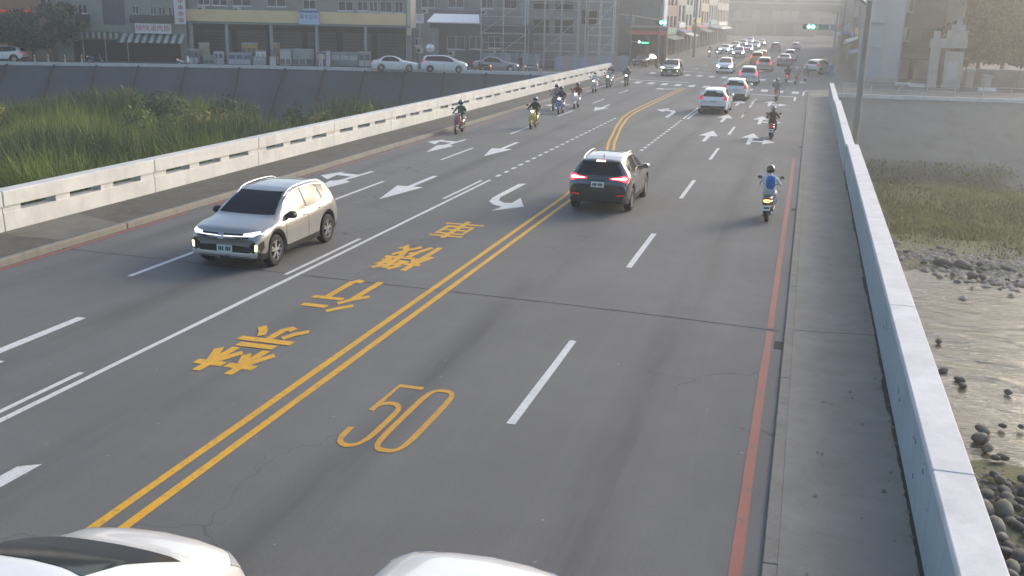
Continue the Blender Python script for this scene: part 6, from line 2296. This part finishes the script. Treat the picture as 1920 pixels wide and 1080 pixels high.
# ------------------------------------------------------------------ trees
def tree(label, x, y, z, h, rad, trunk_h, mats, n=5200, leaf=.16, seed=0, squash=.7, dens=1.0):
    r_ = random.Random(seed)
    t = thing('tree', label, 'tree', (x, y, z), r_.uniform(0, 6))
    mb = MB()
    mb.tube([(0, 0, -.2), (.05, .02, trunk_h * .5), (-.04, .06, trunk_h), (.03, .02, trunk_h + (h - trunk_h) * .55)], [.26, .2, .16, .05], 9)
    tips = []
    for k in range(9):
        q = k * 2.4 + r_.uniform(-.3, .3)
        l = rad * r_.uniform(.55, .95)
        z0 = trunk_h * r_.uniform(.75, 1.15)
        z1 = z0 + (h - trunk_h) * r_.uniform(.15, .7)
        e = Vector((cos(q) * l, sin(q) * l, z1))
        m_ = Vector((cos(q) * l * .45, sin(q) * l * .45, z0 + (z1 - z0) * .65))
        mb.tube([(0, 0, z0), m_, e], [.09, .055, .015], 6)
        tips += [m_, e]
    mb.build('trunk', pm('bark', (.075, .06, .045), .9, var=.3, scale=6, bump=.5), t, smooth=60)
    cl = []
    for k in range(46):
        q, v = r_.uniform(0, 2 * pi), r_.random() ** .5
        zz = trunk_h * .8 + (h - trunk_h * .8) * r_.random()
        prof = sqrt(max(.05, 1 - ((zz - (trunk_h + h) * .52) / ((h - trunk_h) * .62)) ** 2))
        c = Vector((cos(q) * rad * v * prof, sin(q) * rad * v * prof, zz))
        cl.append((c, r_.uniform(.5, 1.15) * rad * .26))
    R_ = np.random.default_rng(seed + 9)
    ci = R_.integers(0, len(cl), n)
    dirs = R_.normal(0, 1, (n, 3))
    dirs /= np.linalg.norm(dirs, axis=1)[:, None]
    rr = R_.uniform(.35, 1.05, n) ** .6
    C_ = np.array([cl[i][0] for i in ci]) + dirs * (rr * np.array([cl[i][1] for i in ci]))[:, None] * np.array([1.15, 1.15, squash])
    a = R_.normal(0, 1, (n, 3))
    a /= np.linalg.norm(a, axis=1)[:, None]
    b_ = np.cross(a, dirs + R_.normal(0, .5, (n, 3)))
    b_ /= np.linalg.norm(b_, axis=1)[:, None] + 1e-9
    s = leaf * R_.uniform(.6, 1.4, n)[:, None]
    V = np.stack([C_ - a * s, C_ + b_ * s * .55, C_ + a * s, C_ - b_ * s * .55], 1).reshape(-1, 3)
    me = bpy.data.meshes.new('crown')
    me.from_pydata(V.tolist(), [], (np.arange(n)[:, None] * 4 + np.arange(4)[None]).tolist())
    for m_ in mats:
        me.materials.append(m_)
    me.polygons.foreach_set('material_index', (ci % len(mats)).astype(np.int32))
    link('crown', me, t)
    return t


T1, T2, T3 = leafmat('leaf_deep', (.022, .042, .022), .15), leafmat('leaf_mid', (.04, .065, .028), .2), leafmat('leaf_brownish', (.075, .065, .032), .2)
p = bpos(fx(66, 115, 4.2)[0], 4.2)
tree('broad dark evergreen tree overhanging the embankment road', p.x, p.y, 0, 5.1, 4.9, 2.1, [T1, T1, T2], 9000, .15, 3, .6)
for i, (px_, Y, h, rd, lb) in enumerate(((1745, 126, 12.5, 6.5, 'tall hazy tree behind the white gate house'), (1830, 115, 12, 6.6, 'wide hazy tree at the right bank road'), (1925, 108, 11.5, 6.0, 'hazy tree at the right edge of the picture'), (1875, 140, 15, 8.5, 'tallest hazy tree standing far behind the right bank'))):
    p = atY(px_, 150, Y)
    tree(lb, p.x, p.y, 0, h, rd, 2.9, [T1, T1, T2], 19000, .28, 20 + i, .8)

# ------------------------------------------------------------------ street beyond the junction
def street_house(label, x, y, rz, w, depth, h, mat, floors, bays, awn, sign=None, name='street_building', signmat=None):
    """front wall on local y = 0 facing -y; x from 0 to w"""
    t = thing(name, label, 'building', (x, y, 0), rz)
    fh = h / floors
    op, bw = [], w / bays
    for f in range(floors):
        for k in range(bays):
            if f == 0:
                op.append((k * bw + .25, (k + 1) * bw - .25, .03, fh - .7))
            else:
                op.append((k * bw + bw * .18, (k + 1) * bw - bw * .18, f * fh + .9, (f + 1) * fh - .55))
    mb = MB()
    wall_open(mb, 0, w, 0, h, 0, .22, op)
    mb.box(0, .22, .222, depth, 0, h)
    mb.box(w - .22, w, .222, depth, 0, h)
    mb.box(.222, w - .222, depth - .2, depth, 0, h)
    mb.build('wall', mat, t)
    MB().box(-.06, w + .06, -.08, depth + .05, h + .003, h + .22).build('roof', pm('roof_grey', (.2, .2, .2), .8, var=.2), t)
    for i, o_ in enumerate(op):
        if i < bays:
            MB().box(o_[0], o_[1], 1.2, 1.26, 0, o_[3]).build('shopfront', (shutter_m, shadow_in, M['window'])[(i + int(abs(x))) % 3], t)
        else:
            window(t, *o_, 0, (frame_w, frame_d)[i % 2], M['window'], 1)
    MB().add([(-.05, -.01, fh - .25), (w + .05, -.01, fh - .25), (w + .05, -1.4, fh - .7), (-.05, -1.4, fh - .7), (-.05, -.01, fh - .31), (w + .05, -.01, fh - .31), (w + .05, -1.4, fh - .76), (-.05, -1.4, fh - .76)],
             [(0, 3, 2, 1), (4, 5, 6, 7), (3, 7, 6, 2), (0, 4, 7, 3), (1, 2, 6, 5)]).build('awning', awn, t)
    if sign:
        MB().box(w * .12, w * .88, -.25, -.003, fh + .02, fh + .75).build('signboard', sign, t)
    return t


SG_L = [pm('sign_teal', (.10, .28, .26), .5, var=.1), pm('sign_white', (.68, .68, .66)), pm('sign_red2', (.4, .08, .07), .5, var=.1), pm('sign_yellow', (.5, .38, .08), .5, var=.1), pm('sign_blue', (.08, .14, .35), .5, var=.1)]
# left side of the street (fronts face +x), starting at the corner
rows = [(150.5, 13, 9.5, pl('maroon_tile', (.23, .15, .14)), 'maroon tiled corner building left of the street'), (164, 10, 12, pl('warm_grey', (.26, .26, .25)), 'warm grey building second along the left of the street'),
        (174.5, 10, 10, pl('pale_sage', (.30, .33, .31)), 'pale sage building third along the left of the street'), (185, 14, 14, pl('cool_white', (.42, .44, .46)), 'tall cool white building midway along the left of the street'),
        (199.5, 14, 11, pl('sand', (.36, .32, .26)), 'sand coloured building further along the left of the street'), (214, 18, 13, pl('grey_blue', (.26, .29, .32)), 'grey blue building far along the left of the street'),
        (233, 30, 12, pl('stone', (.30, .29, .28)), 'stone grey building farthest along the left of the street')]
for i, (y, w, h, mt, lb) in enumerate(rows):
    street_house(lb, -20.6, y, pi / 2, w, 10, h, mt, 3, max(2, int(w // 4)), (tarp_g, tarp_b, tarp_w, tarp_r)[i % 4], SG_L[i % 5])
rows = [(112, 12, 9, pl('bone', (.40, .39, .36)), 'bone white corner building right of the street'), (126, 12, 12, pl('tan2', (.36, .31, .24)), 'tan building second along the right of the street'),
        (140, 16, 10, pl('grey3', (.27, .27, .27)), 'grey building third along the right of the street'), (158, 20, 13, pl('cream3', (.40, .36, .28)), 'cream building midway along the right of the street'),
        (180, 26, 12, pl('grey4', (.30, .31, .31)), 'pale grey building further along the right of the street'), (208, 34, 13, pl('brown4', (.25, .21, .18)), 'brown building farthest along the right of the street')]
for i, (y, w, h, mt, lb) in enumerate(rows):
    street_house(lb, 5.2, y + w, -pi / 2, w, 9, h, mt, 3, max(2, int(w // 4)), (tarp_b, tarp_w, tarp_g)[i % 3], SG_L[(i + 2) % 5])
# big blue grey block left of the junction
pa, pb = atY(1148, 60, 146), atY(1243, 60, 146)
t = street_house('large plain blue grey block behind the left signal', pa.x, pa.y, atan2(pb.y - pa.y, pb.x - pa.x), (pb - pa).length, 3.6, 19, pm('blue_panel', (.40, .49, .57), .6, var=.06, scale=.5), 1, 1, tarp_g, None, 'blue_block')
# low shop row under it
street_house('low dark shop row behind the left signal with red roof edge', atY(1178, 60, 128).x, 128.5, .12, 4.7, 6, 4.2, pl('dark_shop', (.10, .11, .11)), 1, 2, tarp_r, None, 'shop_row')

# overpass across the far street
ov = thing('overpass', 'grey green road overpass crossing the far end of the street', 'bridge', (0, 300, 0), radians(-2))
gm = concrete('overpass_girder', (.15, .16, .15), .3, .2)
MB().box(-34, 60, -6, 6, 8.0, 10.6).build('girder', gm, ov)
MB().box(-34, 60, -6.6, -6.003, 9.6, 14.0).build('edge_barrier', concrete('overpass_barrier', (.34, .36, .33), .3, .2), ov)
MB().box(-34, 60, 6.003, 6.6, 9.6, 14.0).build('edge_barrier', MATS['overpass_barrier'], ov)
MB().box(-34, 60, -6.9, -6.603, 10.2, 10.6).build('ledge', gm, ov)
for x_ in (-26, 8, 34):
    MB().bevbox(x_ - 1.1, x_ + 1.1, -1.2, 1.2, 0, 7.3, .2).build('pier', gm, ov)
    MB().box(x_ - 4, x_ + 4, -1.4, 1.4, 7.3, 7.998).build('pier_cap', gm, ov)
# blocks closing the view behind the overpass
for i, (x, y, w, h, c) in enumerate(((-62, 330, 26, 20, (.25, .26, .27)), (-40, 380, 40, 24, (.30, .30, .29)), (-6, 420, 40, 18, (.27, .28, .28)), (20, 360, 38, 22, (.28, .27, .25)), (62, 330, 34, 20, (.26, .26, .25)))):
    street_house('far hazy block behind the overpass, %s from the left' % ('first second third fourth fifth'.split()[i]), x, y, 0, w, 14, h, pl('far%d' % i, tuple(v * .45 for v in c)), 5, 6, tarp_g, None, 'far_block')
for i, (x, y, w, h, c) in enumerate(((-75, 150, 30, 16, (.26, .26, .25)), (-112, 120, 30, 14, (.28, .25, .22)), (-50, 170, 26, 15, (.22, .23, .24)), (70, 170, 40, 13, (.27, .26, .25)), (30, 190, 34, 14, (.25, .25, .24)))):
    street_house(('grey block rising behind the tan arcade building', 'brownish block behind the orange house', 'dark grey block behind the scaffolding', 'long hazy block at far right beyond the trees', 'hazy block behind the white gate house')[i], x, y, BANG if i < 3 else -.1, w, 12, h, pl('rear%d' % i, c), 5, 6, tarp_g, None, 'rear_block')

# ------------------------------------------------------------------ right bank: pale tower, dark shed, gate house, posts
pa = atY(1603, 150, 104)
t = thing('pale_tower', 'pale panelled building on the right bank corner behind the lamp pole', 'building', (pa.x, 104, 0), -.10)
wt_ = (atY(1682, 150, 104).x - pa.x)
pmn = pm('pale_panel', (.33, .37, .40), .5, var=.08)
MB().box(0, wt_, .06, 7, 0, 10.5).build('wall', pl('tower_grey', (.33, .34, .34)), t)
for k in range(6):
    for q in range(2):
        MB().bevbox(wt_ * (.16 + .42 * q) + .02, wt_ * (.16 + .42 * (q + 1)) - .02, 0, .057, .5 + k * 1.65, .5 + (k + 1) * 1.65 - .04, .01).build('panel', pmn, t)
MB().box(-.1, wt_ + .1, -.1, 7.1, 10.502, 10.8).build('roof', pmn, t)
for k in range(3):
    MB().bevbox(wt_ * .16 + .1, wt_ * .58 - .1, -.5, -.003, 3.3 + k * 2.2, 3.4 + k * 2.2, .01).build('ledge', pmn, t)
pa = atY(1652, 150, 110)
t2 = street_house('dark shuttered building beside the pale panelled one', pa.x + .3, 112, -.08, 5.2, 8, 8.5, pl('dark_brown', (.10, .085, .08)), 3, 2, tarp_g, None, 'dark_building')
# gate house: white arch with gable
pa = atY(1737, 160, 99)
gw = atY(1803, 160, 99).x - pa.x
gt = thing('gate_house', 'white gate house front with stepped gable and two piers', 'building', (pa.x, 99, 0), -.08)
gwm = pl('gate_white', (.36, .35, .32))
MB().bevbox(0, gw * .28, 0, 1.2, 0, 3.5, .04).build('pier', gwm, gt)
MB().bevbox(gw * .42, gw * .95, 0, 1.2, 0, 3.2, .04).build('pier', gwm, gt)
MB().box(-.1, gw, -.1, 1.3, 3.502, 4.3).build('lintel', gwm, gt)
MB().prism([(0, 0), (1, 0), (1, 1), (0, 1)], 0, .01) if False else None
mb = MB()
for (a, b_, z0, z1) in ((.40, .98, 4.302, 5.0), (.52, .9, 5.002, 5.5), (.64, .8, 5.502, 6.1), (.04, .22, 4.302, 4.9)):
    mb.box(gw * a, gw * b_, .1, 1.0, z0, z1)
mb.build('stepped_gable', gwm, gt)['kind'] = 'stuff'
MB().box(gw * .28, gw * .42, .8, .9, 0, 3.5).build('door', pl('dark_brown', (.10, .085, .08)), gt)
MB().box(gw * .55, gw * .82, -.03, -.003, .8, 2.4).build('notice_panel', pm('notice', (.38, .40, .40), .5), gt)
yard = thing('yard_wall', 'low hazy brown yard wall along the right bank road', 'wall', (atY(1806, 160, 101).x, 101, 0), .02)
for k in range(8):
    MB().bevbox(k * 2.2 + .02, k * 2.2 + 2.16, 0, .25, 0, 1.7, .02).build('panel', pl('yard_brown', (.22, .20, .17)), yard)
for i, (px_, pyt, pyb, lb) in enumerate(((1815, 128, 166, 'pale stone post nearest the white gate house'), (1848, 140, 168, 'short pale stone post second from the gate house'), (1877, 130, 166, 'tall pale stone post third from the gate house'), (1897, 138, 158, 'white stone figure post near the right edge'))):
    b_ = gnd(px_, pyb)
    hgt = atY(px_, pyt, b_.y).z
    o = thing('stone_post', lb, 'post', (b_.x, b_.y, 0), 0, 'stone posts along the right bank')
    MB().bevbox(-.32, .32, -.32, .32, 0, hgt * .82, .05).build('shaft', gwm, o)
    MB().bevbox(-.42, .42, -.42, .42, hgt * .822, hgt, .08).build('cap', gwm, o)
for i, (px_, py_) in enumerate(((1718, 163), (1850, 171), (1693, 160))):
    p = gnd(px_, py_)
    t = thing('kerb_block', ('white painted kerb block near the gate house', 'white painted kerb block by the stone posts', 'tilted pale kerb block before the dark building')[i], 'block', (p.x, p.y, 0), .3 * i)
    MB().bevbox(-.75, .75, -.2, .2, 0, .28, .05).build('block', pm('block_white', (.62, .62, .6), .7, var=.15), t)
# railing on the right bank
rl = thing('bank_railing', 'thin grey railing on top of the right embankment', 'railing', (0, 0, 0), 0)
for k in range(16):
    x = 2.6 + k * 2.0
    y = np.interp(x, [q[0] for q in BANK_R], [q[1] for q in BANK_R]) + .2
    MB().tube([(x, y, .2), (x, y, 1.05)], .035, 6).build('post', M['steel'], rl)
for z_ in (.62, 1.03):
    MB().tube([(2.6, np.interp(2.6, [q[0] for q in BANK_R], [q[1] for q in BANK_R]) + .2, z_), (12, 83.8, z_), (32.6, np.interp(32.6, [q[0] for q in BANK_R], [q[1] for q in BANK_R]) + .2, z_)], .03, 6).build('rail', M['steel'], rl)

# ------------------------------------------------------------------ poles, lamps and signals
def pole(label, x, y, h, r0=.17, r1=.11, mat=None, name='utility_pole', z=0.0, arms=1, cat='pole', rz=0.0):
    t = thing(name, label, cat, (x, y, z), rz)
    MB().tube([(0, 0, 0), (0, 0, h * .5), (0, 0, h)], [r0, (r0 + r1) / 2, r1], 12).build('shaft', mat or concrete('pole_concrete', (.24, .235, .22), .4, 2) if 'pole_concrete' not in MATS or mat else MATS['pole_concrete'], t, smooth=60)
    for k in range(arms):
        MB().box(-1.0, 1.0, -.06, .06, h - .5 - k * .8, h - .36 - k * .8).build('crossarm', M['steel'], t)
        for s in (-.8, 0, .8):
            MB().lathe_z([(h - .358 - k * .8, .05), (h - .2 - k * .8, .07), (h - .12 - k * .8, .03)], s, 0, 8).build('insulator', pm('porcelain', (.3, .28, .26), .3), t)
    return t


pole('thick concrete lamp pole rising behind the right parapet', 2.32, 50.4, 11.5, .175, .13, concrete('lamp_pole', (.26, .25, .235), .35, 1.5), 'lamp_pole', BED, 0)
lp = bpy.data.objects['lamp_pole']
lp.location.z = BED + .0
MB().lathe_z([(-.02, .42), (.5, .40), (.55, .24)], 0, 0, 14).build('footing', M['kerb'], lp)
MB().tube([(0, 0, 11.3), (-1.0, -.1, 11.9), (-2.4, -.2, 12.1)], [.08, .07, .06], 8).build('arm', M['steel'], lp)
MB().loft([(-.35, -2.5, 12.08, .10, .06), (-.2, -2.7, 12.08, .16, .08), (.05, -2.7, 12.08, .12, .06)], 10, 2.5).build('lamp_head', M['steel'], lp, smooth=50)
for i, (px_, py_, hh, lb) in enumerate(((1098, 131, 11, 'grey utility pole at the bridge end beside the hoarding'), (1037, 124, 9, 'grey utility pole before the scaffolding'), (1066, 121, 8, 'slim utility pole between scaffolding and bridge end'), (1300, 108, 12, 'utility pole on the left of the far street'), (1574, 120, 11, 'utility pole on the right corner of the junction'))):
    p = gnd(px_, py_)
    pole(lb, p.x, p.y, hh, .15, .10, arms=(1 if i != 2 else 0))


def signal_head(parent, x, y, z, lit='green', horiz=True, rz=0):
    mb = MB().bevbox(x - .62, x + .62, y - .12, y + .12, z - .22, z + .22, .04)
    h = mb.build('signal_head', pm('signal_black', (.02, .025, .022), .5, var=.1), parent)
    for k, c in enumerate(('off', 'off', 'on', )):
        xx = x - .40 + .40 * k
        MB().lathe_z([(-.02, .18), (0, .185), (.03, .15), (.04, .02)], 0, 0, 14).build('lens', M['green_on'] if k >= 1 else pm('lens_off', (.06, .03, .02), .3, var=0), h, smooth=50, loc=(xx, y - .13, z)).rotation_euler = (pi / 2, 0, 0)
        MB().tube([(xx, y - .12, z + .01), (xx, y - .27, z + .02)], .195, 12, caps=False).build('hood', M['black'], h)
    return h


# left mast: post behind the junction, arm towards the street
Y = 116
gp = atY(1243, 42, Y)
ml = thing('signal_mast', 'signal mast left of the street with lit green lamp on its arm', 'traffic light', (gp.x - .35, Y, 0), 0)
MB().tube([(0, 0, 0), (0, 0, 4.0), (0, 0, 7.2)], [.14, .12, .09], 10).build('post', pm('mast_brown', (.16, .12, .11), .6, var=.15), ml, smooth=60)
MB().tube([(0, 0, gp.z + .25), (-2.6, 0, gp.z + .6), (-5.0, 0, gp.z + .8)], [.07, .06, .05], 8).build('arm', M['steel'], ml, smooth=60)
signal_head(ml, .25, -.35, gp.z)
MB().box(-.06, .06, -.24, -.02, gp.z - .05, gp.z + .05).build('bracket', M['steel'], ml)
mb = MB().bevbox(-3.9, -2.9, -.15, .15, gp.z - .1, gp.z + .5, .04)
mb.build('camera_box', pm('box_bluegrey', (.16, .19, .25), .5, var=.1), ml)
# second post with pedestrian display
gp = atY(1206, 79, 113)
ps = thing('pedestrian_signal', 'post with lit green display board left of the signal mast', 'traffic light', (gp.x - 1.4, 113, 0), 0)
MB().tube([(0, 0, 0), (0, 0, 6.0)], [.11, .08], 10).build('post', pm('mast_teal', (.10, .17, .17), .6, var=.15), ps, smooth=60)
MB().tube([(0, 0, gp.z), (.8, -.02, gp.z)], .05, 8).build('arm', M['steel'], ps)
bd = MB().bevbox(.75, 2.05, -.12, .12, gp.z - .2, gp.z + .24, .03).build('display_case', pm('signal_black', (.02, .025, .022)), ps)
MB().box(1.22, 2.0, -.135, -.1205, gp.z - .14, gp.z + .02).build('display', M['green_led'], bd)
MB().lathe_z([(-.01, .13), (.012, .12)], 0, 0, 12).build('lamp', M['white_led'], bd, loc=(.98, -.13, gp.z + .01)).rotation_euler = (pi / 2, 0, 0)
# right mast
gp = atY(1517, 50, 113)
mr_ = thing('signal_mast', 'signal mast right of the street holding the bright green lamp', 'traffic light', (atY(1567, 60, 113).x, 113, 0), 0)
X0 = gp.x - mr_.location.x
MB().tube([(0, 0, 0), (0, 0, 4), (0, 0, 6.6)], [.15, .12, .10], 10).build('post', pm('mast_grey', (.26, .27, .26), .6, var=.15), mr_, smooth=60)
MB().tube([(0, 0, gp.z + .3), (X0, 0, gp.z + .25)], [.08, .06], 8).build('arm', M['steel'], mr_, smooth=60)
signal_head(mr_, X0, -.3, gp.z)
MB().bevbox(X0 + .95, X0 + 1.95, -.06, .06, gp.z - .28, gp.z + .28, .02).build('street_sign', pm('sign_streetgreen', (.03, .25, .19), .5, var=.08), mr_)
MB().bevbox(-.55, -.1, -.26, -.12, gp.z - .3, gp.z + .2, .02).build('small_sign', pm('sign_violetgrey', (.22, .22, .36), .5), mr_)
MB().bevbox(-.25, .25, -.3, .3, 0, 1.2, .04).build('control_box', pm('box_blue', (.12, .24, .34), .5, var=.1), mr_)
# overhead wires from pole to pole along the bank
wp = [gnd(1098, 131) + Vector((0, 0, 10.3)), gnd(1037, 124) + Vector((0, 0, 8.4))]
pts = [wp[0].lerp(wp[1], k / 8) - Vector((0, 0, .5 * sin(pi * k / 8))) for k in range(9)]
tag(MB().tube(pts, .02, 5).build('overhead_wire', M['black']), 'sagging overhead wire between the two poles by the scaffolding', 'wire')
# ------------------------------------------------------------------ hazy air
m = bpy.data.materials.new('haze')
m.use_nodes = True
N, L = m.node_tree.nodes, m.node_tree.links
N.remove(N['Principled BSDF'])
pv = N.new('ShaderNodeVolumePrincipled')
pv.inputs['Color'].default_value = (0.93, 0.94, 0.95, 1)
pv.inputs['Density'].default_value = 0.0015
pv.inputs['Anisotropy'].default_value = 0.72
L.new(pv.outputs[0], N['Material Output'].inputs['Volume'])
hz = MB().box(-1450, 1450, -420, 1550, -7.5, 26).build('haze', m)
hz['kind'] = 'stuff'
